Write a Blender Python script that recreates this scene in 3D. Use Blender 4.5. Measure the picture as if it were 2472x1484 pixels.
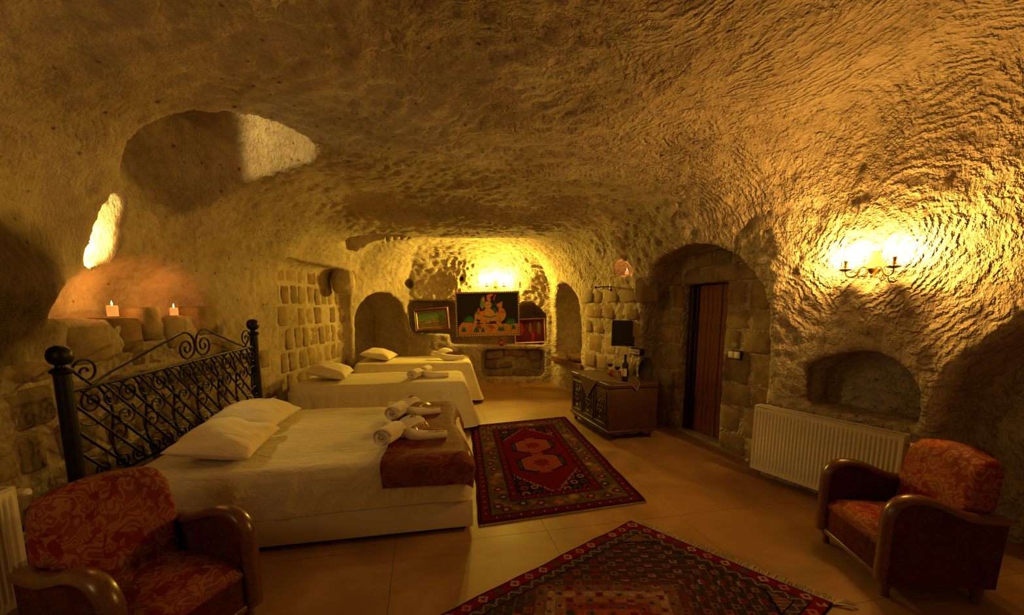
import bpy, bmesh, math, random
import numpy as np
from mathutils import Vector, Matrix

# ------------------------------------------------------------------ clean scene
for o in list(bpy.data.objects):
    bpy.data.objects.remove(o, do_unlink=True)
scene = bpy.context.scene
COL = scene.collection
random.seed(7)
RNG = np.random.RandomState(11)
PI = math.pi

# ------------------------------------------------------------------ camera
IMG_W, IMG_H = 2472, 1484
FOC, PITCH, CYP, EYE = 990.0, math.radians(7.396), 873.5, 1.5
cam_d = bpy.data.cameras.new('camera')
cam_d.sensor_fit = 'HORIZONTAL'
cam_d.sensor_width = 36.0
cam_d.lens = 36.0 * FOC / IMG_W
cam_d.shift_y = (CYP - IMG_H / 2) / IMG_W
cam_d.clip_start = 0.02
cam = bpy.data.objects.new('camera', cam_d)
cam.location = (0, 0, EYE)
cam.rotation_euler = (PI / 2 - PITCH, 0, 0)
COL.objects.link(cam)
scene.camera = cam

# ------------------------------------------------------------------ world, exposure, lights
world = bpy.data.worlds.new('night')
scene.world = world
world.use_nodes = True
world.node_tree.nodes['Background'].inputs[0].default_value = (0.02, 0.013, 0.006, 1)
world.node_tree.nodes['Background'].inputs[1].default_value = 0.3
vs = scene.view_settings
vs.view_transform = 'Standard'
try:
    vs.look = 'None'
except Exception:
    pass
vs.gamma = 1.0
vs.use_curve_mapping = False
vs.exposure = 0.0
try:
    scene.cycles.max_bounces = 7
    scene.cycles.diffuse_bounces = 4
    scene.cycles.glossy_bounces = 3
    scene.cycles.transmission_bounces = 6
    scene.cycles.caustics_reflective = False
    scene.cycles.caustics_refractive = False
except Exception:
    pass

def point_light(name, loc, watts, color, radius=0.03):
    d = bpy.data.lights.new(name, 'POINT')
    d.energy = watts
    d.color = color
    d.shadow_soft_size = radius
    o = bpy.data.objects.new(name, d)
    o.location = loc
    COL.objects.link(o)
    return o

BULB_R = (1.0, 0.49, 0.085)      # right wall lamp
BULB_B = (1.0, 0.62, 0.065)      # back wall lamp
CANDLE = (1.0, 0.36, 0.06)
BULB_R_E, BULB_B_E = 2700.0, 5700.0
# assumed fill light with no lamp modelled, out of frame on the left
point_light('assumed_near_fill', (-2.0, 0.45, 1.62), 10.0, (1.0, 0.62, 0.24), 0.25)
# added point light hidden in the closed slit at left, to brighten it
point_light('added_slit_light', (-3.06, 2.86, 2.00), 24.0, (1.0, 0.74, 0.24), 0.03)

# added spot, source unseen, to brighten the far side of the carved shaft
sp_d = bpy.data.lights.new('recess_fill_spot', 'SPOT')
sp_d.energy = 40.0
sp_d.color = (1.0, 0.68, 0.19)
sp_d.spot_size = math.radians(78)
sp_d.spot_blend = 0.35
sp_d.shadow_soft_size = 0.04
sp_o = bpy.data.objects.new('recess_fill_spot', sp_d)
sp_o.location = (-2.60, 2.96, 2.86)
sp_o.rotation_euler = Vector((0.86, 0.62, -0.22)).to_track_quat('-Z', 'Y').to_euler()
COL.objects.link(sp_o)

# ------------------------------------------------------------------ numpy noise
_NT = RNG.uniform(-1, 1, (8, 64, 64, 64)).astype(np.float32)
def vnoise(P, scale, seed=0):
    """value noise in -1..1 at points P (n,3)"""
    Q = np.asarray(P, np.float32) * np.float32(scale) + np.float32(seed * 7.31 + 100)
    I = np.floor(Q).astype(np.int32)
    w = Q - I
    w = w * w * (3 - 2 * w)
    I &= 63
    J = (I + 1) & 63
    T = _NT[seed % 8].ravel()
    x0, x1 = I[:, 0] << 12, J[:, 0] << 12
    y0, y1 = I[:, 1] << 6, J[:, 1] << 6
    z0, z1 = I[:, 2], J[:, 2]
    wx, wy, wz = w[:, 0], w[:, 1], w[:, 2]
    a = T[x0 + y0 + z0] * (1 - wz) + T[x0 + y0 + z1] * wz
    b = T[x0 + y1 + z0] * (1 - wz) + T[x0 + y1 + z1] * wz
    c = T[x1 + y0 + z0] * (1 - wz) + T[x1 + y0 + z1] * wz
    d = T[x1 + y1 + z0] * (1 - wz) + T[x1 + y1 + z1] * wz
    return (a * (1 - wy) + b * wy) * (1 - wx) + (c * (1 - wy) + d * wy) * wx

def fbm(P, scale, octs=3, seed=0):
    r, a = 0, 1.0
    for k in range(octs):
        r = r + a * vnoise(P, scale * 2 ** k, seed + k)
        a *= 0.5
    return r

# ------------------------------------------------------------------ material helpers
def lin(r, g, b):
    f = lambda c: (c / 255 / 12.92) if c / 255 <= 0.04045 else ((c / 255 + 0.055) / 1.055) ** 2.4
    return (f(r), f(g), f(b), 1)

MATS = {}
class NT:
    def __init__(s, name):
        s.m = bpy.data.materials.new(name)
        s.m.use_nodes = True
        s.t = s.m.node_tree
        s.n = s.t.nodes
        s.b = s.n['Principled BSDF']
        MATS[name] = s.m
    def add(s, typ, **kw):
        n = s.n.new(typ)
        for k, v in kw.items():
            if k.startswith('i_'):
                key = k[2:]
                key = int(key) if key.isdigit() else key.replace('_', ' ')
                n.inputs[key].default_value = v
            else:
                setattr(n, k, v)
        return n
    def link(s, a, ao, b, bi):
        s.t.links.new(a.outputs[ao], b.inputs[bi])
    def coord(s, kind='Object', scale=(1, 1, 1), rot=(0, 0, 0)):
        c = s.add('ShaderNodeTexCoord')
        m = s.add('ShaderNodeMapping')
        m.inputs['Scale'].default_value = scale
        m.inputs['Rotation'].default_value = rot
        s.link(c, kind, m, 'Vector')
        return m
    def noise(s, src, scale, detail=4, rough=0.55, dist=0.0):
        n = s.add('ShaderNodeTexNoise')
        n.inputs['Scale'].default_value = scale
        n.inputs['Detail'].default_value = detail
        n.inputs['Roughness'].default_value = rough
        n.inputs['Distortion'].default_value = dist
        if src is not None:
            s.link(src, 0, n, 'Vector')
        return n
    def ramp(s, src, out, stops):
        r = s.add('ShaderNodeValToRGB')
        e = r.color_ramp.elements
        while len(e) < len(stops):
            e.new(0.5)
        for el, (p, c) in zip(e, stops):
            el.position = p
            el.color = c if len(c) == 4 else (*c, 1)
        s.link(src, out, r, 0)
        return r
    def bump(s, src, out, strength, dist, prev=None):
        b = s.add('ShaderNodeBump')
        b.inputs['Strength'].default_value = strength
        b.inputs['Distance'].default_value = dist
        s.link(src, out, b, 'Height')
        if prev is not None:
            s.link(prev, 0, b, 'Normal')
        return b
    def fin(s, rough=0.8, spec=None, metal=0.0, col=None, colnode=None, colout=0, nrm=None):
        s.b.inputs['Roughness'].default_value = rough
        s.b.inputs['Metallic'].default_value = metal
        if spec is not None:
            s.b.inputs['Specular IOR Level'].default_value = spec
        if col is not None:
            s.b.inputs['Base Color'].default_value = col if len(col) == 4 else (*col, 1)
        if colnode is not None:
            s.link(colnode, colout, s.b, 'Base Color')
        if nrm is not None:
            s.link(nrm, 0, s.b, 'Normal')
        return s.m

def mat_plain(name, col, rough=0.6, metal=0.0, spec=0.4, var=0.12, vscale=9, bump=0.0, bscale=60):
    t = NT(name)
    c = t.coord()
    n = t.noise(c, vscale, 3)
    a = tuple(max(0, x * (1 - var)) for x in col[:3])
    b = tuple(min(1, x * (1 + var)) for x in col[:3])
    r = t.ramp(n, 0, [(0.3, a), (0.7, b)])
    nb = None
    if bump > 0:
        n2 = t.noise(c, bscale, 3)
        nb = t.bump(n2, 0, bump, 0.004)
    return t.fin(rough, spec, metal, colnode=r, nrm=nb)

def mat_emit(name, col, strength):
    t = NT(name)
    n = t.noise(t.coord(), 20, 2)
    r = t.ramp(n, 0, [(0.3, tuple(x * 0.95 for x in col)), (0.7, col)])
    t.link(r, 0, t.b, 'Emission Color')
    t.b.inputs['Emission Strength'].default_value = strength
    t.b.inputs['Base Color'].default_value = (*col, 1)
    return t.m

# ---- carved tuff rock
def mat_rock(name, base, dark, pale, chisel=1.0, dark_patch=False):
    t = NT(name)
    c = t.coord()
    n1 = t.noise(c, 1.3, 3, 0.6)
    n2 = t.noise(c, 16, 3, 0.7)
    mixn = t.add('ShaderNodeMath', operation='MULTIPLY_ADD', i_1=0.55)
    t.link(n2, 0, mixn, 0)
    t.link(n1, 0, mixn, 2)
    r = t.ramp(mixn, 0, [(0.52, dark), (0.76, base), (1.0, pale)])
    # dark pits
    v = t.add('ShaderNodeTexVoronoi', feature='F1')
    v.inputs['Scale'].default_value = 9.0
    t.link(c, 0, v, 'Vector')
    pn = t.add('ShaderNodeMath', operation='MULTIPLY_ADD', i_1=0.16)
    t.link(n2, 0, pn, 0)
    t.link(v, 'Distance', pn, 2)
    pit = t.ramp(pn, 0, [(0.12, (0, 0, 0)), (0.22, (1, 1, 1))])
    pm = t.add('ShaderNodeMixRGB', blend_type='MULTIPLY')
    pm.inputs[0].default_value = 0.75
    t.link(r, 0, pm, 1)
    t.link(pit, 0, pm, 2)
    if dark_patch:
        # rock colour darkens towards one point on the overhang near the camera
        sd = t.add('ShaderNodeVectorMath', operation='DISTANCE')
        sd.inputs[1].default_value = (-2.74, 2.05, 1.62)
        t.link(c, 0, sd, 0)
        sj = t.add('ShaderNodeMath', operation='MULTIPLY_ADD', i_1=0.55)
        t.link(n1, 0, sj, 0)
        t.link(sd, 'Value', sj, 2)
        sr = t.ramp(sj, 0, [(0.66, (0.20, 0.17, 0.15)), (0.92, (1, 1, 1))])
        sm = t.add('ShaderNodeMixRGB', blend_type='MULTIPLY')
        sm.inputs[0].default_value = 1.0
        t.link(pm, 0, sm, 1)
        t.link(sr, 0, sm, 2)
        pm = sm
    # pick strokes: arcs about a centre that changes from patch to patch, plus grain
    mp = t.coord('Object', (60, 60, 24), (0.5, 0.4, 0.6))
    n4 = t.noise(mp, 1.0, 3, 0.65, 0.4)
    if chisel < 0.5:
        bb = t.bump(n4, 0, 0.75, 0.022)
        return t.fin(0.95, 0.1, colnode=pm, nrm=bb)
    wn = t.noise(c, 2.2, 1)
    wa = t.add('ShaderNodeVectorMath', operation='MULTIPLY_ADD')
    wa.inputs[1].default_value = (0.28, 0.28, 0.28)
    t.link(wn, 1, wa, 0)
    t.link(c, 0, wa, 2)
    vc = t.add('ShaderNodeTexVoronoi', feature='F1')
    vc.inputs['Scale'].default_value = 1.25
    t.link(wa, 0, vc, 'Vector')
    of = t.add('ShaderNodeVectorMath', operation='MULTIPLY_ADD')
    of.inputs[1].default_value = (1.3, 1.3, 1.3)
    t.link(vc, 'Color', of, 0)
    t.link(vc, 'Position', of, 2)
    sh = t.add('ShaderNodeVectorMath', operation='SUBTRACT')
    sh.inputs[1].default_value = (0.65, 0.65, 0.65)
    t.link(of, 0, sh, 0)
    dst = t.add('ShaderNodeVectorMath', operation='DISTANCE')
    t.link(wa, 0, dst, 0)
    t.link(sh, 0, dst, 1)
    ph = t.add('ShaderNodeMath', operation='MULTIPLY_ADD', i_1=20.0)
    t.link(dst, 'Value', ph, 0)
    j = t.add('ShaderNodeMath', operation='MULTIPLY', i_1=2.0)
    t.link(n2, 0, j, 0)
    t.link(j, 0, ph, 2)
    fr = t.add('ShaderNodeMath', operation='PINGPONG', i_1=0.5)
    t.link(ph, 0, fr, 0)
    bn = t.noise(c, 12, 2, 0.6)
    br = t.ramp(bn, 0, [(0.38, (0.08, 0.08, 0.08)), (0.55, (1, 1, 1))])
    st = t.add('ShaderNodeMath', operation='MULTIPLY')
    t.link(fr, 0, st, 0)
    t.link(br, 0, st, 1)
    hh = t.add('ShaderNodeMath', operation='MULTIPLY_ADD', i_1=0.9)
    t.link(n4, 0, hh, 0)
    # the left and far parts were dressed smoother
    sx = t.add('ShaderNodeSeparateXYZ')
    t.link(wa, 0, sx, 0)
    mx = t.add('ShaderNodeMapRange')
    mx.inputs['From Min'].default_value = -1.6
    mx.inputs['From Max'].default_value = 0.6
    mx.inputs['To Min'].default_value = 0.5
    mx.inputs['To Max'].default_value = 1.9
    t.link(sx, 0, mx, 0)
    st2 = t.add('ShaderNodeMath', operation='MULTIPLY')
    t.link(st, 0, st2, 0)
    t.link(mx, 0, st2, 1)
    t.link(st2, 0, hh, 2)
    bb = t.bump(hh, 0, 1.0, 0.022)
    return t.fin(0.95, 0.1, colnode=pm, nrm=bb)

mat_rock('rock', (0.47, 0.385, 0.285), (0.31, 0.245, 0.17), (0.62, 0.53, 0.41))
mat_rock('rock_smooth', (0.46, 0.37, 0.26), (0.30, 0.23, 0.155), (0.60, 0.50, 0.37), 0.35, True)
mat_rock('mortar', (0.45, 0.36, 0.24), (0.33, 0.25, 0.155), (0.56, 0.46, 0.32), 0.25)

def mat_block(name):
    t = NT(name)
    c = t.coord('Object')
    oi = t.add('ShaderNodeObjectInfo')
    base = t.ramp(oi, 'Random', [(0.0, (0.27, 0.175, 0.095)), (0.25, (0.36, 0.25, 0.145)), (0.5, (0.30, 0.225, 0.125)),
                                 (0.75, (0.42, 0.31, 0.185)), (1.0, (0.22, 0.165, 0.10))])
    cc = t.add('ShaderNodeTexCoord')
    geo = t.add('ShaderNodeNewGeometry')
    n = t.noise(None, 7, 5, 0.65)
    t.link(geo, 'Position', n, 'Vector')
    r = t.ramp(n, 0, [(0.3, (0.55, 0.52, 0.48)), (0.6, (1, 1, 1)), (0.8, (1.45, 1.4, 1.3))])
    m = t.add('ShaderNodeMixRGB', blend_type='MULTIPLY')
    m.inputs[0].default_value = 0.9
    t.link(base, 0, m, 1)
    t.link(r, 0, m, 2)
    n2 = t.noise(None, 40, 5, 0.7)
    t.link(geo, 'Position', n2, 'Vector')
    b1 = t.bump(n, 0, 0.5, 0.03)
    b2 = t.bump(n2, 0, 0.6, 0.012, b1)
    return t.fin(0.92, 0.15, colnode=m, nrm=b2)
mat_block('stone_block')

def mat_floor():
    t = NT('floor')
    geo = t.add('ShaderNodeNewGeometry')
    n = t.noise(None, 1.6, 7, 0.62, 0.6)
    t.link(geo, 'Position', n, 'Vector')
    r = t.ramp(n, 0, [(0.3, (0.185, 0.095, 0.036)), (0.52, (0.29, 0.158, 0.062)), (0.72, (0.40, 0.24, 0.11))])
    n2 = t.noise(None, 30, 4, 0.6)
    t.link(geo, 'Position', n2, 'Vector')
    rr = t.ramp(n, 0, [(0.3, (0.42,) * 3), (0.7, (0.62,) * 3)])
    t.link(rr, 0, t.b, 'Roughness')
    b = t.bump(n2, 0, 0.12, 0.004)
    m = t.fin(0.42, 0.4, colnode=r, nrm=b)
    return m
mat_floor()
mat_plain('floor_joint', (0.13, 0.095, 0.055), 0.9)

def mat_cloth(name, col, weave=140, wr=0.35, sheen=0.1, var=0.05):
    t = NT(name)
    c = t.coord()
    n = t.noise(c, 5, 4, 0.5, 0.4)
    a = tuple(x * (1 - var) for x in col)
    r = t.ramp(n, 0, [(0.3, a), (0.7, col)])
    w = t.add('ShaderNodeTexWave', wave_type='BANDS', bands_direction='Y')
    w.inputs['Scale'].default_value = weave / 6
    w.inputs['Distortion'].default_value = 0.6
    t.link(c, 0, w, 'Vector')
    mp = t.add('ShaderNodeMapping')
    mp.inputs['Scale'].default_value = (7, 22, 5)
    cc = t.add('ShaderNodeTexCoord')
    t.link(cc, 'Object', mp, 0)
    n2 = t.noise(mp, 1.0, 4, 0.55, 1.2)
    b1 = t.bump(n2, 0, wr, 0.02)
    b2 = t.bump(w, 0, 0.12, 0.002, b1)
    t.b.inputs['Sheen Weight'].default_value = sheen
    return t.fin(0.9, 0.15, colnode=r, nrm=b2)
mat_cloth('sheet', (0.74, 0.66, 0.47), wr=0.9)
mat_cloth('sheet_far', (0.76, 0.69, 0.52), wr=0.6)
mat_cloth('pillowcase', (0.78, 0.69, 0.52), wr=0.5)
mat_cloth('towel', (0.82, 0.74, 0.62), weave=500, wr=0.5)
mat_plain('bed_base', (0.66, 0.60, 0.49), 0.7, var=0.05, bump=0.1)
mat_plain('iron', (0.012, 0.012, 0.012), 0.42, 0.6, 0.5, var=0.2)
mat_plain('dark_iron', (0.03, 0.02, 0.013), 0.5, 0.6, 0.5, var=0.2)
mat_plain('radiator_white', (0.80, 0.74, 0.60), 0.38, 0, 0.5, var=0.02)
mat_plain('radiator_grille', (0.45, 0.40, 0.31), 0.5, 0, 0.4, var=0.05)
mat_plain('plastic_white', (0.78, 0.74, 0.64), 0.4, 0, 0.5, var=0.03)
mat_plain('plastic_black', (0.012, 0.012, 0.012), 0.35, 0, 0.5, var=0.2)
mat_plain('screen', (0.006, 0.007, 0.006), 0.12, 0, 0.6, var=0.2)
mat_plain('brass', (0.62, 0.42, 0.16), 0.33, 1.0, 0.5, var=0.15)
mat_plain('old_brass', (0.30, 0.20, 0.09), 0.45, 0.9, 0.5, var=0.25)
mat_plain('copper', (0.45, 0.10, 0.03), 0.2, 0.9, 0.5, var=0.2)
mat_plain('gold_foil', (0.85, 0.66, 0.30), 0.2, 0.9, 0.5, var=0.1, bump=0.5, bscale=40)
mat_plain('brown_print', (0.10, 0.035, 0.02), 0.8)
mat_plain('fringe', (0.40, 0.33, 0.22), 0.9, var=0.3)
mat_plain('rug_backing', (0.20, 0.15, 0.09), 0.95)
mat_plain('apple_red', (0.38, 0.035, 0.015), 0.3, 0, 0.5, var=0.3, vscale=14)
mat_plain('tray_dark', (0.018, 0.012, 0.008), 0.9, 0, 0.05)
mat_plain('stem_brown', (0.07, 0.04, 0.02), 0.8)
mat_plain('bread', (0.27, 0.12, 0.04), 0.7, var=0.3)
mat_plain('bottle_label', (0.50, 0.44, 0.30), 0.7, var=0.08)
mat_plain('bottle_foil', (0.03, 0.008, 0.008), 0.3, 0.3, 0.5)
mat_plain('wine', (0.045, 0.002, 0.004), 0.1, 0, 0.5)
mat_plain('sequin', (0.8, 0.7, 0.5), 0.15, 1.0, 0.5)
mat_plain('tulle', (0.10, 0.045, 0.025), 0.6, var=0.4, vscale=70)
mat_plain('picture_gold', (0.60, 0.33, 0.08), 0.35, 0.7, 0.5, var=0.25, vscale=25, bump=0.4, bscale=70)
mat_plain('picture_wood', (0.13, 0.05, 0.02), 0.4, 0.0, 0.4, var=0.3)
mat_plain('candle_wax_plain', (0.75, 0.55, 0.30), 0.6)

def mat_glass(name, col, rough=0.02):
    t = NT(name)
    n = t.noise(t.coord(), 6, 2)
    r = t.ramp(n, 0, [(0.3, tuple(x * 0.97 for x in col)), (0.7, col)])
    t.b.inputs['Transmission Weight'].default_value = 1.0
    t.b.inputs['IOR'].default_value = 1.45
    return t.fin(rough, 0.5, colnode=r)
mat_glass('glass', (0.95, 0.95, 0.93))
mat_plain('bottle_glass', (0.008, 0.010, 0.006), 0.06, 0, 0.7)

def mat_wood(name, a, b, scale=(2, 2, 14), rough=0.4, coat=0.0, wave=3.0):
    t = NT(name)
    c = t.coord('Object', scale)
    n = t.noise(c, wave, 6, 0.65, 1.4)
    r = t.ramp(n, 0, [(0.3, a), (0.7, b)])
    c2 = t.coord('Object', tuple(x * 6 for x in scale))
    n2 = t.noise(c2, wave, 3)
    bb = t.bump(n2, 0, 0.18, 0.004)
    t.b.inputs['Coat Weight'].default_value = coat
    t.b.inputs['Coat Roughness'].default_value = 0.2
    return t.fin(rough, 0.45, colnode=r, nrm=bb)
mat_wood('wood_arm', (0.075, 0.025, 0.009), (0.16, 0.058, 0.02), (3, 12, 12), 0.3, 0.4)
mat_wood('wood_chest', (0.035, 0.012, 0.005), (0.08, 0.026, 0.010), (12, 3, 12), 0.42, 0.1)
mat_wood('wood_door', (0.11, 0.032, 0.012), (0.30, 0.095, 0.034), (14, 14, 1.2), 0.5, 0.05)
mat_wood('wood_bench', (0.10, 0.04, 0.015), (0.20, 0.085, 0.033), (10, 2, 10), 0.5)
mat_wood('wood_dark', (0.02, 0.009, 0.004), (0.04, 0.017, 0.008), (8, 8, 2), 0.5)

def mat_damask(name, ground, figure, scale=9.0, rough=0.6, dark=(0.10, 0.012, 0.008)):
    """red silk damask with large curling leaves"""
    t = NT(name)
    c = t.coord()
    n1 = t.noise(c, scale, 1, 0.4, 1.6)
    f = t.ramp(n1, 0, [(0.425, (0, 0, 0)), (0.445, (1, 1, 1))])
    n2 = t.noise(c, scale * 0.8, 0, 0.4, 2.2)
    w = t.add('ShaderNodeMath', operation='MULTIPLY', i_1=38.0)
    t.link(n2, 0, w, 0)
    s = t.add('ShaderNodeMath', operation='SINE')
    t.link(w, 0, s, 0)
    v = t.ramp(s, 0, [(0.0, (0.25, 0.25, 0.25)), (0.18, (1, 1, 1))])
    fm = t.add('ShaderNodeMath', operation='MULTIPLY')
    t.link(f, 0, fm, 0)
    t.link(v, 0, fm, 1)
    nn = t.noise(c, 3.2, 3)
    gr = t.ramp(nn, 0, [(0.35, dark), (0.6, ground)])
    fg = t.ramp(nn, 0, [(0.3, tuple(x * 0.72 for x in figure)), (0.65, figure)])
    m = t.add('ShaderNodeMixRGB')
    t.link(fm, 0, m, 0)
    t.link(gr, 0, m, 1)
    t.link(fg, 0, m, 2)
    b = t.bump(fm, 0, 0.25, 0.004)
    return t.fin(rough, 0.12, colnode=m, nrm=b)
mat_damask('damask', (0.20, 0.010, 0.009), (0.32, 0.125, 0.042), 10.0)
mat_damask('damask_dark', (0.11, 0.010, 0.008), (0.10, 0.036, 0.015), 8.0, 0.8, (0.05, 0.01, 0.006))
mat_damask('throw_silk', (0.14, 0.014, 0.008), (0.21, 0.075, 0.024), 7.0, 0.7, (0.13, 0.032, 0.012))

def mat_attr(name, rough=0.9, bump=0.5, bscale=220, sheen=0.0):
    t = NT(name)
    a = t.add('ShaderNodeAttribute', attribute_name='tint')
    c = t.coord()
    n = t.noise(c, 60, 3)
    r = t.ramp(n, 0, [(0.3, (0.72, 0.72, 0.72)), (0.7, (1.12, 1.12, 1.12))])
    m = t.add('ShaderNodeMixRGB', blend_type='MULTIPLY')
    m.inputs[0].default_value = 1.0
    t.link(a, 'Color', m, 1)
    t.link(r, 0, m, 2)
    n2 = t.noise(c, bscale, 2)
    b = t.bump(n2, 0, bump, 0.004)
    t.b.inputs['Sheen Weight'].default_value = sheen
    return t.fin(rough, 0.0 if rough > 0.8 else 0.15, colnode=m, nrm=b)
mat_attr('rug_wool')
mat_attr('paint', 0.5, 0.25, 90, 0.0)
mat_attr('plaid', 0.9, 0.4, 200)

def mat_candle():
    t = NT('candle_wax')
    c = t.coord('Object')
    sp = t.add('ShaderNodeSeparateXYZ')
    t.link(c, 0, sp, 0)
    n = t.noise(c, 18, 2)
    r = t.ramp(n, 0, [(0.3, (1.0, 0.34, 0.05)), (0.7, (1.0, 0.42, 0.08))])
    t.link(r, 0, t.b, 'Emission Color')
    t.b.inputs['Emission Strength'].default_value = 0.8
    return t.fin(0.5, 0.3, col=(0.42, 0.17, 0.04))
mat_candle()
mat_emit('flame', (1.0, 0.72, 0.30), 14.0)
mat_emit('bulb_right', BULB_R, BULB_R_E)
mat_emit('bulb_back', BULB_B, BULB_B_E)

# ------------------------------------------------------------------ mesh builder
class MB:
    def __init__(s):
        s.v, s.f = [], []
    def add(s, verts, faces):
        o = len(s.v)
        s.v += [tuple(map(float, p)) for p in verts]
        s.f += [tuple(i + o for i in f) for f in faces]
        return s
    def box(s, lo, hi, bev=0.0):
        (x0, y0, z0), (x1, y1, z1) = lo, hi
        if bev <= 0:
            vs_ = [(x0, y0, z0), (x1, y0, z0), (x1, y1, z0), (x0, y1, z0), (x0, y0, z1), (x1, y0, z1), (x1, y1, z1), (x0, y1, z1)]
            return s.add(vs_, [(0, 3, 2, 1), (4, 5, 6, 7), (0, 1, 5, 4), (1, 2, 6, 5), (2, 3, 7, 6), (3, 0, 4, 7)])
        bm = bmesh.new()
        bmesh.ops.create_cube(bm, size=1)
        for v in bm.verts:
            v.co = Vector(((x0 + x1) / 2 + v.co.x * (x1 - x0), (y0 + y1) / 2 + v.co.y * (y1 - y0), (z0 + z1) / 2 + v.co.z * (z1 - z0)))
        b = min(bev, 0.45 * min(x1 - x0, y1 - y0, z1 - z0))
        bmesh.ops.bevel(bm, geom=bm.edges[:], offset=b, segments=3, affect='EDGES', profile=0.5)
        s.bm(bm)
        return s
    def bm(s, bm):
        bm.verts.index_update()
        s.add([v.co for v in bm.verts], [[v.index for v in f.verts] for f in bm.faces])
        bm.free()
        return s
    def tube(s, pts, r, n=8, cap=True):
        pts = [Vector(p) for p in pts]
        rs = r if hasattr(r, '__len__') else [r] * len(pts)
        t0 = (pts[1] - pts[0]).normalized()
        up = Vector((0, 0, 1)) if abs(t0.z) < 0.9 else Vector((1, 0, 0))
        a = t0.cross(up).normalized()
        V, Fc = [], []
        for i, p in enumerate(pts):
            if i == 0:
                t = pts[1] - pts[0]
            elif i == len(pts) - 1:
                t = pts[-1] - pts[-2]
            else:
                t = pts[i + 1] - pts[i - 1]
            t.normalize()
            a = (a - t * a.dot(t))
            if a.length < 1e-6:
                a = t.orthogonal()
            a.normalize()
            b = t.cross(a)
            for k in range(n):
                th = 2 * PI * k / n
                V.append(p + (a * math.cos(th) + b * math.sin(th)) * rs[i])
        for i in range(len(pts) - 1):
            for k in range(n):
                k2 = (k + 1) % n
                Fc.append((i * n + k, i * n + k2, (i + 1) * n + k2, (i + 1) * n + k))
        if cap:
            Fc.append(tuple(range(n - 1, -1, -1)))
            Fc.append(tuple((len(pts) - 1) * n + k for k in range(n)))
        return s.add(V, Fc)
    def lathe(s, prof, c=(0, 0, 0), n=20):
        """prof: list of (radius, z)"""
        V, Fc = [], []
        m = len(prof)
        for r, z in prof:
            for k in range(n):
                th = 2 * PI * k / n
                V.append((c[0] + r * math.cos(th), c[1] + r * math.sin(th), c[2] + z))
        for i in range(m - 1):
            for k in range(n):
                k2 = (k + 1) % n
                Fc.append((i * n + k, i * n + k2, (i + 1) * n + k2, (i + 1) * n + k))
        if prof[0][0] > 1e-5:
            Fc.append(tuple(range(n - 1, -1, -1)))
        if prof[-1][0] > 1e-5:
            Fc.append(tuple((m - 1) * n + k for k in range(n)))
        return s.add(V, Fc)
    def prism(s, pts2, y0, y1, axes='xz'):
        """extrude a 2D outline (a, b) along the third axis"""
        n = len(pts2)
        mk = {'xz': lambda a, b, y: (a, y, b), 'xy': lambda a, b, y: (a, b, y), 'yz': lambda a, b, y: (y, a, b)}[axes]
        V = [mk(a, b, y0) for a, b in pts2] + [mk(a, b, y1) for a, b in pts2]
        Fc = [tuple(range(n - 1, -1, -1)), tuple(range(n, 2 * n))]
        for i in range(n):
            j = (i + 1) % n
            Fc.append((i, j, j + n, i + n))
        return s.add(V, Fc)
    def grid(s, P):
        """P: (nu, nv, 3) array"""
        P = np.asarray(P, float)
        nu, nv = P.shape[:2]
        Fc = [(i * nv + j, (i + 1) * nv + j, (i + 1) * nv + j + 1, i * nv + j + 1) for i in range(nu - 1) for j in range(nv - 1)]
        return s.add(P.reshape(-1, 3).tolist(), Fc)
    def blob(s, c, r, sub=3, fn=None):
        bm = bmesh.new()
        bmesh.ops.create_icosphere(bm, subdivisions=sub, radius=1)
        for v in bm.verts:
            d = v.co.copy()
            k = fn(d) if fn else 1
            v.co = Vector((c[0] + d.x * r[0] * k, c[1] + d.y * r[1] * k, c[2] + d.z * r[2] * k))
        return s.bm(bm)
    def xf(s, M):
        s.v = [tuple(M @ Vector(p)) for p in s.v]
        return s
    def mesh(s, name):
        me = bpy.data.meshes.new(name)
        me.from_pydata(s.v, [], s.f)
        me.validate()
        me.update()
        bm = bmesh.new()
        bm.from_mesh(me)
        bmesh.ops.recalc_face_normals(bm, faces=bm.faces[:])
        bm.to_mesh(me)
        bm.free()
        return me
    def build(s, name, mat, parent=None, smooth=True, loc=None, rz=None, angle=40):
        me = s.mesh(name)
        me.materials.append(MATS[mat])
        if smooth:
            me.shade_smooth()
            if angle:
                me.set_sharp_from_angle(angle=math.radians(angle))
        return link(name, me, parent, loc, rz)

def link(name, me, parent=None, loc=None, rz=None):
    o = bpy.data.objects.new(name, me)
    COL.objects.link(o)
    if parent is not None:
        o.parent = parent
    if loc is not None:
        o.location = loc
    if rz is not None:
        o.rotation_euler = (0, 0, rz)
    return o

def tag(o, label=None, cat=None, group=None, kind=None):
    if label: o['label'] = label
    if cat: o['category'] = cat
    if group: o['group'] = group
    if kind: o['kind'] = kind
    return o

def empty(name, loc, rz=0, label=None, cat=None, group=None, rot=None):
    o = bpy.data.objects.new(name, None)
    o.empty_display_size = 0.1
    COL.objects.link(o)
    o.location = loc
    o.rotation_euler = rot if rot is not None else (0, 0, rz)
    return tag(o, label, cat, group)

def spiral(c, r0, r1, a0, a1, n=24):
    """points (a, b) of a spiral from radius r0 at angle a0 to r1 at a1"""
    out = []
    for i in range(n + 1):
        t = i / n
        r = r0 + (r1 - r0) * t
        a = a0 + (a1 - a0) * t
        out.append((c[0] + r * math.cos(a), c[1] + r * math.sin(a)))
    return out

def bez(p0, p1, p2, p3, n=10):
    out = []
    for i in range(n + 1):
        t = i / n
        q = 1 - t
        out.append(tuple(q ** 3 * a + 3 * q * q * t * b + 3 * q * t * t * c + t ** 3 * d for a, b, c, d in zip(p0, p1, p2, p3)))
    return out
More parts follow.
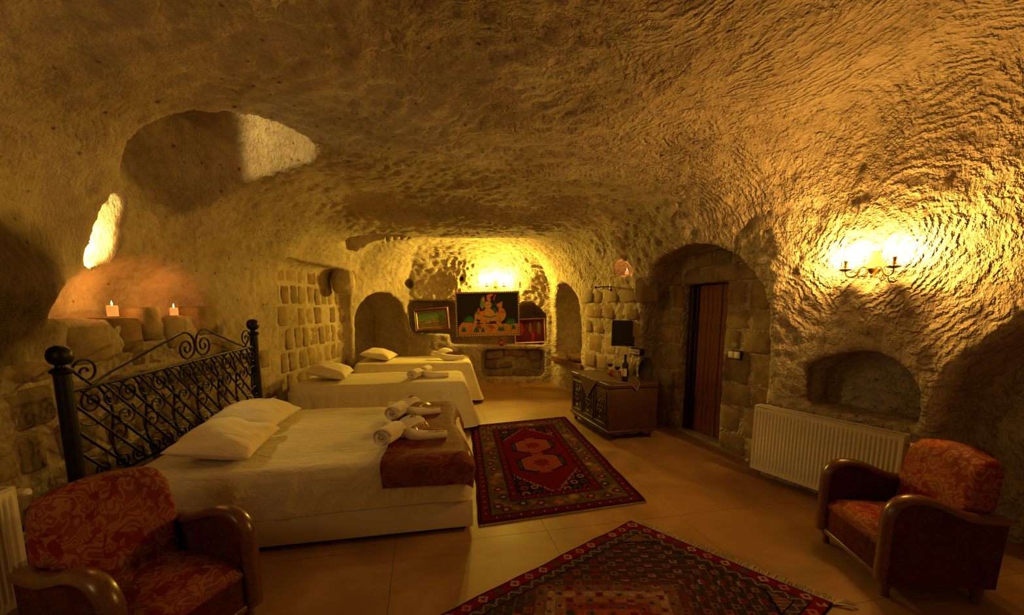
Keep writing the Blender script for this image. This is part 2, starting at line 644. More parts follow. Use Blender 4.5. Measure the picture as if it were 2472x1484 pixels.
# ------------------------------------------------------------------ the cave: a distance field (negative = air)
PLAN = [(-2.3, -1.2), (-2.46, 0.9), (-2.62, 1.7), (-2.8, 2.4), (-2.86, 3.4), (-2.84, 4.9), (-2.76, 7.1), (-2.05, 8.2),
        (0.8, 8.25), (1.22, 6.7), (1.72, 5.2), (2.26, 3.58), (2.77, 2.66), (2.95, 2.0), (2.95, -1.2)]

def sd_poly(x, y):
    n = len(PLAN)
    d = np.full(x.shape, 1e9, np.float32)
    sgn = np.ones(x.shape, np.float32)
    for i in range(n):
        ax, ay = PLAN[i]
        bx, by = PLAN[i - 1]
        ex, ey = bx - ax, by - ay
        wx, wy = x - ax, y - ay
        t = np.clip((wx * ex + wy * ey) / (ex * ex + ey * ey), 0, 1)
        qx, qy = wx - ex * t, wy - ey * t
        d = np.minimum(d, qx * qx + qy * qy)
        c1 = y >= ay
        c2 = y < by
        c3 = ex * wy > ey * wx
        flip = (c1 & c2 & c3) | (~c1 & ~c2 & ~c3)
        sgn = np.where(flip, -sgn, sgn)
    return sgn * np.sqrt(d)

def smax(a, b, k):
    h = np.maximum(k - np.abs(a - b), 0) / k
    return np.maximum(a, b) + h * h * k * 0.25
def smin(a, b, k):
    h = np.maximum(k - np.abs(a - b), 0) / k
    return np.minimum(a, b) - h * h * k * 0.25

def sd_box(X, Y, Z, c, h, r=0.0, rz=0.0):
    x, y = X - c[0], Y - c[1]
    if rz:
        cs, sn = math.cos(rz), math.sin(rz)
        x, y = x * cs + y * sn, -x * sn + y * cs
    qx, qy, qz = np.abs(x) - h[0] + r, np.abs(y) - h[1] + r, np.abs(Z - c[2]) - h[2] + r
    o = np.sqrt(np.maximum(qx, 0) ** 2 + np.maximum(qy, 0) ** 2 + np.maximum(qz, 0) ** 2)
    return o + np.minimum(np.maximum(qx, np.maximum(qy, qz)), 0) - r

def sd_ell(X, Y, Z, c, r):
    x, y, z = (X - c[0]) / r[0], (Y - c[1]) / r[1], (Z - c[2]) / r[2]
    k = np.sqrt(x * x + y * y + z * z)
    return (k - 1) * min(r)

class Wall:
    """a vertical wall frame: a = along the wall, n = out into the rock"""
    def __init__(s, p, q):
        s.p = np.array(p, float)
        L = math.hypot(q[0] - p[0], q[1] - p[1])
        s.L = L
        s.t = ((q[0] - p[0]) / L, (q[1] - p[1]) / L)
        s.n = (-s.t[1], s.t[0])
        if s.n[0] * (p[0]) + s.n[1] * (p[1] - 3.0) < 0:
            s.n = (s.t[1], -s.t[0])
    def loc(s, X, Y):
        x, y = X - s.p[0], Y - s.p[1]
        return x * s.t[0] + y * s.t[1], x * s.n[0] + y * s.n[1]
    def pt(s, a, n, z):
        return (s.p[0] + s.t[0] * a + s.n[0] * n, s.p[1] + s.t[1] * a + s.n[1] * n, z)

W_HEAD = Wall((-2.8, 2.4), (-2.84, 4.9))
W_PILL = Wall((-2.84, 4.9), (-2.76, 7.1))
W_BL = Wall((-2.76, 7.1), (-2.05, 8.2))
W_BACK = Wall((-2.05, 8.2), (0.8, 8.25))
W_RALC = Wall((0.8, 8.25), (1.22, 6.7))
W_TV = Wall((1.22, 6.7), (1.72, 5.2))
W_DOOR = Wall((1.72, 5.2), (2.26, 3.58))
W_RAD = Wall((2.26, 3.58), (2.77, 2.66))
W_FAR = Wall((2.77, 2.66), (2.95, 2.0))

def arch_cut(W, X, Y, Z, a0, hw, zs, dep, zb=-1.0, n0=-0.5, squash=1.0):
    a, n = W.loc(X, Y)
    dz = np.maximum(Z - zs, 0) * squash
    d = np.sqrt((a - a0) ** 2 + dz * dz) - hw
    d = np.maximum(d, zb - Z)
    return np.maximum(d, np.maximum(n - dep, n0 - n))

DOOR_A0, DOOR_A1, DOOR_H, BAY = 0.31, 0.97, 1.79, 0.25
def sdf(P, rough=True):
    X, Y, Z = (np.asarray(P[:, i], np.float32) for i in range(3))
    hc = 2.74 - 0.05 * np.clip((Y - 5.5) / 2, 0, 1) + 0.10 * np.exp(-((X - 0.2) ** 2 + (Y - 1.2) ** 2) / 3.0) + 0.22 * np.exp(-((X - 2.4) ** 2 + (Y - 2.2) ** 2) / 1.3)
    d = sd_poly(X, Y)
    # walls lean inward a little with height on the right
    d = d + 0.10 * np.clip((Z - 1.2) / 1.0, 0, 1) * np.clip(X / 1.2, 0, 1) * (1 - 0.8 * np.clip((4.3 - Y) / 1.2, 0, 1))
    kk = 1.25 - 0.75 * np.clip((X - 1.0) / 1.2, 0, 1) * np.clip((4.3 - Y) / 1.2, 0, 1)
    f = smax(d, Z - hc, kk)
    if rough:
        f = f + 0.022 * np.sin(2.1 * X + 1.3 * np.sin(1.7 * Y) + 0.7) * np.sin(2.3 * Y - 1.1 * Z) + 0.012 * np.sin(5.3 * X - 3.7 * Z + 2 * np.sin(2.9 * Y)) * np.sin(4.9 * Y + 4.1 * Z + 1.0)
    # lower vault over the back part, seen as a lip
    lip = np.maximum(sd_ell(X, Y, Z, (-0.5, 6.0, 3.05), (3.4, 1.1, 0.5)), -9)
    f = smax(f, -lip, 0.25)
    # left: overhanging rock near the camera
    f = smax(f, -sd_ell(X, Y, Z, (-3.0, 1.98, 1.64), (0.52, 0.50, 0.24)), 0.25)
    # left: ledge with candles
    led = np.maximum(sd_ell(X, Y, Z, (-2.78, 3.22, 1.40), (0.36, 0.72, 0.46)), 1.43 - Z)
    f = smin(f, led, 0.06)
    # left: shaft carved upward and the slit window beside it
    sh = sd_ell(X, Y, Z, (-2.18, 3.26, 2.58), (0.68, 0.56, 0.62))
    f = smin(f, sh, 0.03)
    slit = sd_box(X, Y + (Z - 2.1) * -0.10, Z, (-3.15, 2.88, 2.12), (0.5, 0.075 - 0.10 * (Z - 2.09), 0.33), 0.04)
    f = smin(f, slit, 0.02)
    f = np.minimum(f, sd_box(X, Y, Z, (-3.5, 2.85, 2.1), (0.22, 0.30, 0.38), 0.1))  # unseen closed chamber behind the slit, added for the slit light
    # left: shallow bay holding the brick pier
    f = smin(f, sd_box(X, Y, Z, (-2.75, 6.05, 0.9), (0.20, 1.02, 1.22), 0.15), 0.03)
    # boss of rock on the pier
    f = smax(f, -sd_box(X, Y, Z, (-2.72, 6.72, 1.93), (0.17, 0.17, 0.20), 0.12, 0.5), 0.03)
    # back left alcove
    f = smin(f, arch_cut(W_BL, X, Y, Z, 0.66, 0.60, 1.2, 1.05), 0.05)
    # back wall niches, round holes
    f = smin(f, sd_box(X, Y, Z, (-1.58, 8.3, 1.33), (0.50, 0.42, 0.33), 0.14), 0.05)
    f = smin(f, sd_box(X, Y, Z, (-0.28, 8.3, 1.10), (0.98, 0.42, 0.32), 0.10), 0.05)
    f = smin(f, sd_ell(X, Y, Z, (0.32, 8.3, 1.25), (0.36, 0.45, 0.36)), 0.05)
    f = smin(f, sd_box(X, Y, Z, (0.02, 8.2, 0.40), (0.64, 0.30, 0.28), 0.12), 0.05)
    for hx, hz, hr in ((-2.0, 1.98, 0.085), (-0.98, 2.08, 0.05), (-2.32, 1.92, 0.03)):
        f = smin(f, sd_ell(X, Y, Z, (hx, 8.12, hz), (hr, 0.22, hr)), 0.015)
    # notch in the ceiling with grooves
    f = smin(f, sd_box(X, Y, Z, (-2.12, 6.45, 2.56), (0.46, 0.30, 0.15), 0.05, 0.12), 0.03)
    for k in range(4):
        f = smin(f, sd_box(X, Y, Z, (-2.0 + 0.11 * k, 6.72 + 0.02 * k, 2.56), (0.022, 0.22, 0.10), 0.02, 0.2), 0.015)
    # right alcove with the bench
    f = smin(f, arch_cut(W_RALC, X, Y, Z, 0.80, 0.60, 1.36, 0.62, 0.50), 0.06)
    # small candle pocket above the television
    f = smin(f, np.maximum(sd_ell(X, Y, Z, (1.50, 5.52, 2.00), (0.17, 0.19, 0.15)), 1.94 - Z), 0.012)
    # doorway: arched bay, masonry at its back, doorway beyond
    f = smin(f, arch_cut(W_DOOR, X, Y, Z, 0.80, 0.88, 1.33, BAY, -1.0, -0.5, 1.05), 0.04)
    a, n = W_DOOR.loc(X, Y)
    dr = np.maximum(np.abs(a - (DOOR_A0 + DOOR_A1) / 2) - (DOOR_A1 - DOOR_A0) / 2, Z - DOOR_H)
    f = np.minimum(f, np.maximum(dr, np.maximum(n - 1.3, -n)))
    # niche over the radiator
    nic = arch_cut(W_RAD, X, Y, Z, 0.67, 0.33, 0.86, 0.34, 0.71)
    f = smin(f, nic, 0.05)
    f = smin(f, arch_cut(W_RAD, X, Y, Z, 0.43, 0.14, 0.96, 0.16, 0.74), 0.05)
    # great shadowed bay behind the right armchair
    f = smin(f, arch_cut(W_FAR, X, Y, Z, 1.02, 0.98, 0.70, 0.42, -1.0, -0.4, 1.05), 0.10)
    # the bench block under the right alcove and behind the chest
    return f

def hit(o, d, tmax=14.0):
    """walk from o along d until the rock is met"""
    o = np.array(o, float); d = np.array(d, float); d /= np.linalg.norm(d)
    t = 0.0
    for _ in range(300):
        p = o + d * t
        s = float(sdf(p[None].astype(np.float32))[0])
        if s > -0.002:
            break
        t += max(0.004, -s * 0.6)
        if t > tmax:
            break
    return o + d * t
def sight(px, py):
    """the rock surface seen in this direction from the eye point"""
    c, s = math.cos(PITCH), math.sin(PITCH)
    a, b = (px - IMG_W / 2) / FOC, (CYP - py) / FOC
    return hit((0, 0, EYE), (a, c + b * s, -s + b * c))
def rock_normal(p, e=0.03):
    q = np.array([[p[0] + e, p[1], p[2]], [p[0] - e, p[1], p[2]], [p[0], p[1] + e, p[2]], [p[0], p[1] - e, p[2]], [p[0], p[1], p[2] + e], [p[0], p[1], p[2] - e]], np.float32)
    s = sdf(q)
    g = np.array([s[0] - s[1], s[2] - s[3], s[4] - s[5]], float)
    return -g / (np.linalg.norm(g) + 1e-9)

def build_cave():
    h = 0.026
    lo = np.array([-4.1, -1.6, -0.10]); hi = np.array([4.1, 9.6, 3.50])
    B = 5
    nb = np.ceil((hi - lo) / (h * B)).astype(int)
    N = nb * B
    # coarse pass
    ax = [lo[i] + (np.arange(nb[i]) + 0.5) * h * B - h * 0.5 for i in range(3)]
    g = np.stack(np.meshgrid(*ax, indexing='ij'), -1).reshape(-1, 3).astype(np.float32)
    fc = sdf(g).reshape(nb)
    act = np.abs(fc) < h * B * 1.6 + 0.04
    F = np.repeat(np.repeat(np.repeat(np.where(fc > 0, 1, -1).astype(np.float32), B, 0), B, 1), B, 2)
    bi = np.argwhere(act)
    off = np.stack(np.meshgrid(*[np.arange(B)] * 3, indexing='ij'), -1).reshape(-1, 3)
    CH = 3000
    for s in range(0, len(bi), CH):
        idx = (bi[s:s + CH, None, :] * B + off[None]).reshape(-1, 3)
        F[idx[:, 0], idx[:, 1], idx[:, 2]] = sdf((lo + idx * h).astype(np.float32))
    S = F > 0
    # surface nets
    a = [slice(None, -1), slice(1, None)]
    cnt = np.zeros(tuple(N - 1), np.uint8)
    for i in (0, 1):
        for j in (0, 1):
            for k in (0, 1):
                cnt += S[a[i], a[j], a[k]]
    cells = np.argwhere((cnt > 0) & (cnt < 8))
    vid = np.full(tuple(N - 1), -1, np.int32)
    vid[cells[:, 0], cells[:, 1], cells[:, 2]] = np.arange(len(cells))
    acc = np.zeros((len(cells), 3)); num = np.zeros(len(cells))
    corners = [(i, j, k) for i in (0, 1) for j in (0, 1) for k in (0, 1)]
    val = {c: F[cells[:, 0] + c[0], cells[:, 1] + c[1], cells[:, 2] + c[2]] for c in corners}
    for c in corners:
        for ax_ in range(3):
            if c[ax_] == 0:
                e = list(c); e[ax_] = 1; e = tuple(e)
                va, vb = val[c], val[e]
                m = (va > 0) != (vb > 0)
                t = np.where(m, va / (va - vb + 1e-12), 0)
                p = np.array(c, float)[None] + t[:, None] * (np.array(e) - np.array(c))[None]
                acc[m] += p[m]; num[m] += 1
    V = lo + (cells + acc / num[:, None]) * h
    Q = []
    for ax_ in range(3):
        s0 = [slice(None)] * 3; s1 = [slice(None)] * 3
        s0[ax_] = slice(None, -1); s1[ax_] = slice(1, None)
        A, Bm = S[tuple(s0)], S[tuple(s1)]
        for pos in (True, False):
            e = np.argwhere((A != Bm) & (A == pos))
            u, w = [(1, 2), (2, 0), (0, 1)][ax_]
            ok = (e[:, u] > 0) & (e[:, w] > 0) & (e[:, u] < N[u] - 1) & (e[:, w] < N[w] - 1)
            e = e[ok]
            def cid(du, dw):
                q = e.copy(); q[:, u] -= du; q[:, w] -= dw
                return vid[q[:, 0], q[:, 1], q[:, 2]]
            quad = np.stack([cid(0, 0), cid(1, 0), cid(1, 1), cid(0, 1)], 1)
            # outward = toward the air
            Q.append(quad if pos else quad[:, ::-1])
    Q = np.concatenate(Q)
    Q = Q[(Q >= 0).all(1)]
    # normals from the field (pointing into the air)
    e = 0.02
    G = np.zeros_like(V)
    for i in range(3):
        d = np.zeros(3); d[i] = e
        G[:, i] = sdf((V + d).astype(np.float32)) - sdf((V - d).astype(np.float32))
    Nn = -G / (np.linalg.norm(G, axis=1, keepdims=True) + 1e-9)
    # pick marks: arcs swept by the pick, patch by patch
    seeds = RNG.uniform([-3.2, -1, 0.2], [3.4, 8.6, 3.0], (150, 3))
    cent = seeds + RNG.normal(0, 1, (150, 3)) * np.array([0.5, 0.5, 0.25]) + RNG.choice([-1, 1], (150, 1)) * np.array([[0.5, 0.2, 0.3]])
    Vw = V + 0.16 * np.stack([vnoise(V, 3.0, s) for s in (21, 22, 23)], 1)
    best = np.full(len(V), 1e9); ph = np.zeros(len(V))
    for sd, ct in zip(seeds, cent):
        dd = ((Vw - sd) ** 2).sum(1)
        m = dd < best
        best[m] = dd[m]
        ph[m] = np.sqrt(((Vw[m] - ct) ** 2).sum(1))
    ph = ph / 0.085 + 0.25 * vnoise(V, 9.0, 31)
    saw = ph - np.floor(ph)
    saw = np.where(saw < 0.7, saw / 0.7, (1 - saw) / 0.3)
    brk = 0.5 + 0.5 * vnoise(V, 7.0, 33)
    strength = np.clip((V[:, 2] - 0.9) / 0.6, 0, 1) * (0.5 + 0.5 * np.clip((V[:, 0] + 2.6) / 1.2, 0, 1))
    al, nl = W_DOOR.loc(V[:, 0], V[:, 1])
    strength *= np.where((nl > 0.1) & (al > -0.2) & (al < 1.85) & (V[:, 0] > 1.4), 0, 1)
    strength *= np.where((V[:, 0] < -2.6) & (V[:, 2] < 2.1), 0.1, 1)
    disp = strength * np.where(V[:, 0] > 1.6, 0.012, 0.020) * (saw * brk - 0.25) + 0.010 * vnoise(V, 14.0, 35) + 0.006 * vnoise(V, 28.0, 36)
    V = V + Nn * disp[:, None]
    # split into ceiling and walls
    Fcn = V[Q].mean(1)
    part = np.where(Fcn[:, 2] > 2.2, 0, np.where(Fcn[:, 1] < -0.6, 4, np.where((Fcn[:, 1] > 7.25) & (Fcn[:, 0] < 0.78), 3, np.where(Fcn[:, 0] < 0, 1, 2))))
    # recompute vertex normals of the whole shell so the pieces join without seams
    p0, p1, p2, p3 = (V[Q[:, i]] for i in range(4))
    fnrm = np.cross(p2 - p0, p3 - p1)
    VN = np.zeros_like(V)
    for i in range(4):
        for c in range(3):
            VN[:, c] += np.bincount(Q[:, i], fnrm[:, c], len(V))
    VN /= (np.linalg.norm(VN, axis=1, keepdims=True) + 1e-12)
    if (VN * Nn).sum() < 0:
        VN = -VN; Q = Q[:, ::-1]
    out = {}
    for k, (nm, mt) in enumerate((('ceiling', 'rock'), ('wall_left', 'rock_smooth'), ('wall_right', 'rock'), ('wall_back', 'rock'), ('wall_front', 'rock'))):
        q = Q[part == k]
        u, inv = np.unique(q, return_inverse=True)
        inv = inv.reshape(q.shape)
        me = bpy.data.meshes.new(nm)
        me.vertices.add(len(u)); me.vertices.foreach_set('co', V[u].astype(np.float32).ravel())
        me.loops.add(inv.size); me.loops.foreach_set('vertex_index', inv.ravel().astype(np.int32))
        me.polygons.add(len(q))
        me.polygons.foreach_set('loop_start', np.arange(len(q), dtype=np.int32) * 4)
        me.update(calc_edges=True)
        me.shade_smooth()
        me.normals_split_custom_set_from_vertices(VN[u].tolist())
        me.materials.append(MATS[mt])
        o = bpy.data.objects.new(nm, me)
        COL.objects.link(o)
        o['kind'] = 'structure'
        out[nm] = o
    return out
CAVE = build_cave()
# ------------------------------------------------------------------ floor of large slabs
floor = MB().box((-4.1, -1.6, -0.06), (4.1, 9.6, -0.0035)).build('floor', 'floor_joint', smooth=False)
tag(floor, kind='structure')
_slab = MB().box((-0.4988, -0.4988, -0.02), (0.4988, 0.4988, 0.0)).mesh('floor_slab')
_slab.materials.append(MATS['floor'])
fa = math.radians(12)
for i in range(-7, 8):
    for j in range(-3, 12):
        gx, gy = i * 1.0 + 0.28, j * 1.0 + 0.02
        x, y = gx * math.cos(fa) - gy * math.sin(fa), gx * math.sin(fa) + gy * math.cos(fa)
        if sd_poly(np.array([x]), np.array([y]))[0] < 0.9 and y < 9.0:
            link('floor_slab', _slab, floor, (x, y, 0), fa)

# ------------------------------------------------------------------ masonry: single stones set in the rock walls
def stone_mesh(k):
    rr = random.Random(100 + k)
    bm = bmesh.new()
    bmesh.ops.create_cube(bm, size=1)
    for v in bm.verts:
        v.co += Vector((rr.uniform(-0.06, 0.06), rr.uniform(-0.06, 0.06), rr.uniform(-0.06, 0.06)))
    bmesh.ops.bevel(bm, geom=bm.edges[:], offset=0.10, segments=1, affect='EDGES')
    m = MB().bm(bm)
    me = m.mesh('stone_block')
    me.shade_smooth()
    me.materials.append(MATS['stone_block'])
    return me
STONES = [stone_mesh(k) for k in range(8)]
def set_stone(parent, p, nrm, w, h, proud=0.012, depth=0.12, roll=0.0):
    """p on the rock, nrm horizontal direction toward the room"""
    nx, ny = nrm[0], nrm[1]
    L = math.hypot(nx, ny) or 1
    nx, ny = nx / L, ny / L
    o = link('stone_block', random.choice(STONES), parent)
    o.location = (p[0] - nx * (depth / 2 - proud), p[1] - ny * (depth / 2 - proud), p[2])
    # local y axis points into the room
    o.rotation_euler = (0, roll, math.atan2(ny, nx) - PI / 2)
    o.scale = (w, depth, h)
    return o
def in_air(p, m=0.0):
    return float(sdf(np.array([p], np.float32))[0]) < m

wl, wr, wb = CAVE['wall_left'], CAVE['wall_right'], CAVE['wall_back']
# left wall behind the iron headboard
z = 0.06
row = 0
while z < 1.12:
    h = random.uniform(0.20, 0.29)
    if z + h > 1.20:
        h = 1.20 - z
    if h < 0.1:
        break
    y = 1.25 + random.uniform(0, 0.2)
    while y < 4.75:
        w = random.uniform(0.17, 0.40)
        if random.random() > 0.10 and not (y > 4.2 and random.random() < 0.6) and not (z > 1.1 and y < 2.4):
            p = hit((-1.6, y + w / 2, z + h / 2), (-1, 0, 0))
            n = rock_normal(p, 0.12)
            set_stone(wl, p, n, w * random.uniform(0.78, 0.95), h * random.uniform(0.78, 0.92), random.uniform(0.004, 0.018), 0.14, random.uniform(-0.05, 0.05))
        y += w + random.uniform(0.0, 0.04)
    z += h
    row += 1
# coping stones on the candle ledge
for yy, w, zt in ((2.72, 0.32, 1.40), (3.02, 0.26, 1.43), (3.26, 0.20, 1.52), (3.49, 0.25, 1.43), (3.84, 0.26, 1.53)):
    p = hit((-1.6, yy, 1.34), (-1, 0, 0))
    set_stone(wl, (p[0], yy, zt - 0.13), (1, 0.02), w, 0.26, 0.014, 0.20)
# brick pier between the headboard and the back alcove
z = 0.40
row = 0
while z < 2.02:
    h = random.uniform(0.25, 0.30)
    y = 5.08 + (0.09 if row % 2 else 0)
    while y < 6.98:
        w = random.uniform(0.17, 0.27)
        p = hit((-1.9, y + w / 2, z + h / 2), (-1, 0, 0))
        if p[0] < -2.66 and random.random() > 0.06:
            n = rock_normal(p, 0.10)
            set_stone(wl, p, n, w * 0.88, h * 0.90, random.uniform(0.004, 0.016), 0.12, random.uniform(-0.04, 0.04))
        y += w + 0.015
    z += h + 0.015
    row += 1
# stones around the television
z = 0.02
row = 0
while z < 1.75:
    h = random.uniform(0.22, 0.34)
    a = -0.0 + (0.1 if row % 2 else 0)
    while a < 1.60:
        w = random.uniform(0.22, 0.44)
        q = W_TV.pt(a + w / 2, -0.6, z + h / 2)
        p = hit(q, (W_TV.n[0], W_TV.n[1], 0))
        if random.random() > 0.12:
            n = rock_normal(p, 0.12)
            set_stone(wr, p, n, w * 0.90, h * 0.90, random.uniform(0.004, 0.016), 0.14)
        a += w + 0.02
    z += h
    row += 1
# stones of the door bay
def bay_course(a0, a1, z, h, first=None):
    a = a0
    while a < a1 - 0.06:
        w = min(random.uniform(0.20, 0.36), a1 - a)
        if a1 - a - w < 0.09:
            w = a1 - a
        c = W_DOOR.pt(a + w / 2, BAY - 0.07, z + h / 2)
        if in_air(c, -0.012):
            set_stone(wr, W_DOOR.pt(a + w / 2, BAY, z + h / 2), (-W_DOOR.n[0], -W_DOOR.n[1]), w * 0.95, h * 0.95, random.uniform(0.006, 0.022), 0.16)
        a += w
z = 0.0
while z < 1.79:
    h = random.uniform(0.20, 0.34)
    if z + h > 1.68:
        h = 1.79 - z
    bay_course(-0.10, DOOR_A0, z, h)
    bay_course(DOOR_A1, 1.66, z, h)
    z += h
bay_course(0.02, 1.62, 1.79, 0.17)
bay_course(0.22, 1.44, 1.96, 0.18)
# rough stones in the hollow under the back shelf
for x, z, w, h, rl, pr in ((-0.36, 0.56, 0.36, 0.17, 0.08, 0.10), (0.08, 0.60, 0.44, 0.14, -0.05, 0.13), (0.48, 0.55, 0.26, 0.20, 0.10, 0.09),
                           (-0.44, 0.36, 0.24, 0.18, -0.12, 0.07), (0.50, 0.34, 0.22, 0.15, -0.10, 0.05),
                           (-0.22, 0.17, 0.46, 0.19, 0.06, 0.12), (0.28, 0.15, 0.42, 0.17, -0.09, 0.10), (-0.12, 0.34, 0.28, 0.11, 0.15, 0.03)):
    p = hit((x, 7.6, z), (0, 1, 0))
    set_stone(wb, (x, p[1], z), (0, -1), w, h, pr, 0.24, rl)

# ------------------------------------------------------------------ plank door
dw = DOOR_A1 - DOOR_A0
ang = math.atan2(W_DOOR.t[1], W_DOOR.t[0])
d0 = W_DOOR.pt(DOOR_A0, BAY + 0.14, 0.02)
door = MB().box((0.0, 0.03, 0.0), (dw, 0.05, DOOR_H - 0.02)).build('door_1', 'wood_dark', smooth=False, loc=d0, rz=ang)
# local +y of the door must point into the rock
if (-math.sin(ang)) * W_DOOR.n[0] + math.cos(ang) * W_DOOR.n[1] < 0:
    door.scale.y = -1
tag(door, kind='structure')
MB().box((0.0, -0.05, 0), (0.07, 0.03, DOOR_H - 0.02), 0.006).build('jamb', 'wood_dark', door)
MB().box((0.085, -0.02, 0.0), (0.115, 0.03, DOOR_H - 0.05), 0.004).build('jamb', 'wood_dark', door)
npl = 8
x0 = 0.12
pw = (dw - x0 - 0.005) / npl
_pl = MB().box((0.0015, 0, 0), (pw - 0.0015, 0.03, DOOR_H - 0.05), 0.006).mesh('plank')
_pl.materials.append(MATS['wood_door'])
for k in range(npl):
    o = link('plank', _pl, door, (x0 + k * pw, random.uniform(-0.006, 0.004), 0.01))
MB().tube([(0.10, -0.04, 1.35), (0.10, -0.04, 1.22)], 0.009, 8).build('hinge', 'dark_iron', door)
MB().tube([(0.10, -0.04, 0.42), (0.10, -0.04, 0.29)], 0.009, 8).build('hinge', 'dark_iron', door)
trim = MB().box((DOOR_A0 - 0.0, BAY, -0.01), (DOOR_A1, 0.9, 0.018), 0.004)
trim.v = [W_DOOR.pt(a, n, z) for a, n, z in trim.v]
tag(trim.build('trim_1', 'mortar'), kind='structure')
# ------------------------------------------------------------------ beds
def cloth_cover(L, W, ztop, hem, r=0.06, rc=0.07, flare=None, amp=0.006, seed=0, nt=300, skirt=16, sag=0.0):
    """a sheet over a mattress: hem(s)->z and flare(s, t)->outward metres, s = perimeter 0..4 (near, foot, far, head)"""
    per, sid = [], []
    # straight runs and rounded corners, starting near/head, going near -> foot -> far -> head
    cs = [(rc, rc, PI, 1.5 * PI), (L - rc, rc, 1.5 * PI, 2 * PI), (L - rc, W - rc, 0, 0.5 * PI), (rc, W - rc, 0.5 * PI, PI)]
    pts = []
    for k, (cx, cy, a0, a1) in enumerate(cs):
        for i in range(7):
            a = a0 + (a1 - a0) * i / 6
            pts.append((cx + rc * math.cos(a), cy + rc * math.sin(a), math.cos(a), math.sin(a), k + (-0.04 + 0.08 * i / 6)))
        nx_ = cs[(k + 1) % 4]
        a = a1
        p0 = (cx + rc * math.cos(a), cy + rc * math.sin(a))
        b = nx_[2]
        p1 = (nx_[0] + rc * math.cos(b), nx_[1] + rc * math.sin(b))
        m = int(nt * math.hypot(p1[0] - p0[0], p1[1] - p0[1]) / (2 * (L + W)))
        for i in range(1, m):
            t = i / m
            pts.append((p0[0] + (p1[0] - p0[0]) * t, p0[1] + (p1[1] - p0[1]) * t, math.cos(a), math.sin(a), k + 0.04 + 0.92 * t))
    pts = np.array(pts)
    n = len(pts)
    rings = []
    c = np.array([L / 2, W / 2])
    sv = [0.001, 0.1, 0.2, 0.3, 0.4, 0.5, 0.58, 0.66, 0.73, 0.79, 0.84, 0.88, 0.92, 0.95, 0.975, 1.0]
    inner = np.stack([pts[:, 0] - pts[:, 2] * r, pts[:, 1] - pts[:, 3] * r], 1)
    for s in sv:
        xy = c + (inner - c) * s
        rings.append(np.column_stack([xy, np.full(n, ztop)]))
    for k in range(1, 6):
        a = PI / 2 * k / 5
        xy = inner + pts[:, 2:4] * r * math.sin(a)
        rings.append(np.column_stack([xy, np.full(n, ztop - r * (1 - math.cos(a)))]))
    ss = pts[:, 4] % 4
    hz = np.array([hem(s) for s in ss])
    for k in range(1, skirt + 1):
        t = k / skirt
        fl = np.array([flare(s, t) for s in ss]) if flare else np.zeros(n)
        xy = pts[:, :2] + pts[:, 2:4] * fl[:, None]
        rings.append(np.column_stack([xy, (ztop - r) + (hz - (ztop - r)) * t]))
    P = np.array(rings)
    q = P.reshape(-1, 3)
    ntop = len(sv) * n
    d = amp * fbm(q * np.array([0.7, 1.6, 1]) + seed, 4.0, 3, seed) + amp * 0.8 * np.abs(vnoise(q * np.array([1, 3, 1]) + seed, 5.0, seed + 3))
    nz = np.zeros_like(q)
    nz[:ntop, 2] = 1
    nz[ntop:, :2] = np.tile(pts[:, 2:4], (len(rings) - len(sv), 1))
    q = q + nz * d[:, None]
    m = len(rings)
    F = []
    for i in range(m - 1):
        for k in range(n):
            k2 = (k + 1) % n
            F.append((i * n + k, i * n + k2, (i + 1) * n + k2, (i + 1) * n + k))
    b = MB()
    b.add(q.tolist(), F)
    return b

def nz1(s, k, seed):
    return math.sin(s * k + seed) * 0.6 + math.sin(s * k * 2.37 + seed * 1.7) * 0.4

def pillow(W, D, H, seed=0, n=30):
    """pillow centred at the origin, lying flat, W along x, D along y"""
    u = np.linspace(-1, 1, n + 1)
    U, Vv = np.meshgrid(u, u, indexing='ij')
    pinch = 1 - 0.07 * (1 - np.abs(U) ** 2) * np.abs(Vv) ** 3
    pinch2 = 1 - 0.07 * (1 - np.abs(Vv) ** 2) * np.abs(U) ** 3
    X, Yv = U * W / 2 * pinch2, Vv * D / 2 * pinch
    T = ((1 - U ** 2).clip(0) * (1 - Vv ** 2).clip(0)) ** 0.42
    q = np.stack([X, Yv, 0 * X], -1).reshape(-1, 3)
    wr = (fbm(q + seed * 3.1, 9.0, 2, seed) * 0.035 * H / 0.14).reshape(X.shape)
    rad = np.maximum(np.abs(U), np.abs(Vv))
    wr = wr * (0.15 + rad ** 2)
    top = np.stack([X, Yv, H * 0.62 * T * (1 + wr * 11) + 0.004], -1)
    bot = np.stack([X, Yv, -H * 0.38 * T - 0.004], -1)
    b = MB()
    b.grid(top)
    b.grid(bot[::-1])
    for line in ((top[0], bot[0]), (top[-1], bot[-1]), (top[:, 0], bot[:, 0]), (top[:, -1], bot[:, -1])):
        b.grid(np.stack([line[0], line[1]]))
    return b

def weld(o, d=0.0008):
    bm = bmesh.new()
    bm.from_mesh(o.data)
    bmesh.ops.remove_doubles(bm, verts=bm.verts[:], dist=d)
    bmesh.ops.recalc_face_normals(bm, faces=bm.faces[:])
    bm.to_mesh(o.data)
    bm.free()
    o.data.shade_smooth()
    return o

class Frame:
    def __init__(s, o, deg):
        s.o, s.a = o, math.radians(deg)
    def pt(s, x, y, z):
        c, n = math.cos(s.a), math.sin(s.a)
        return (s.o[0] + x * c - y * n, s.o[1] + x * n + y * c, z)

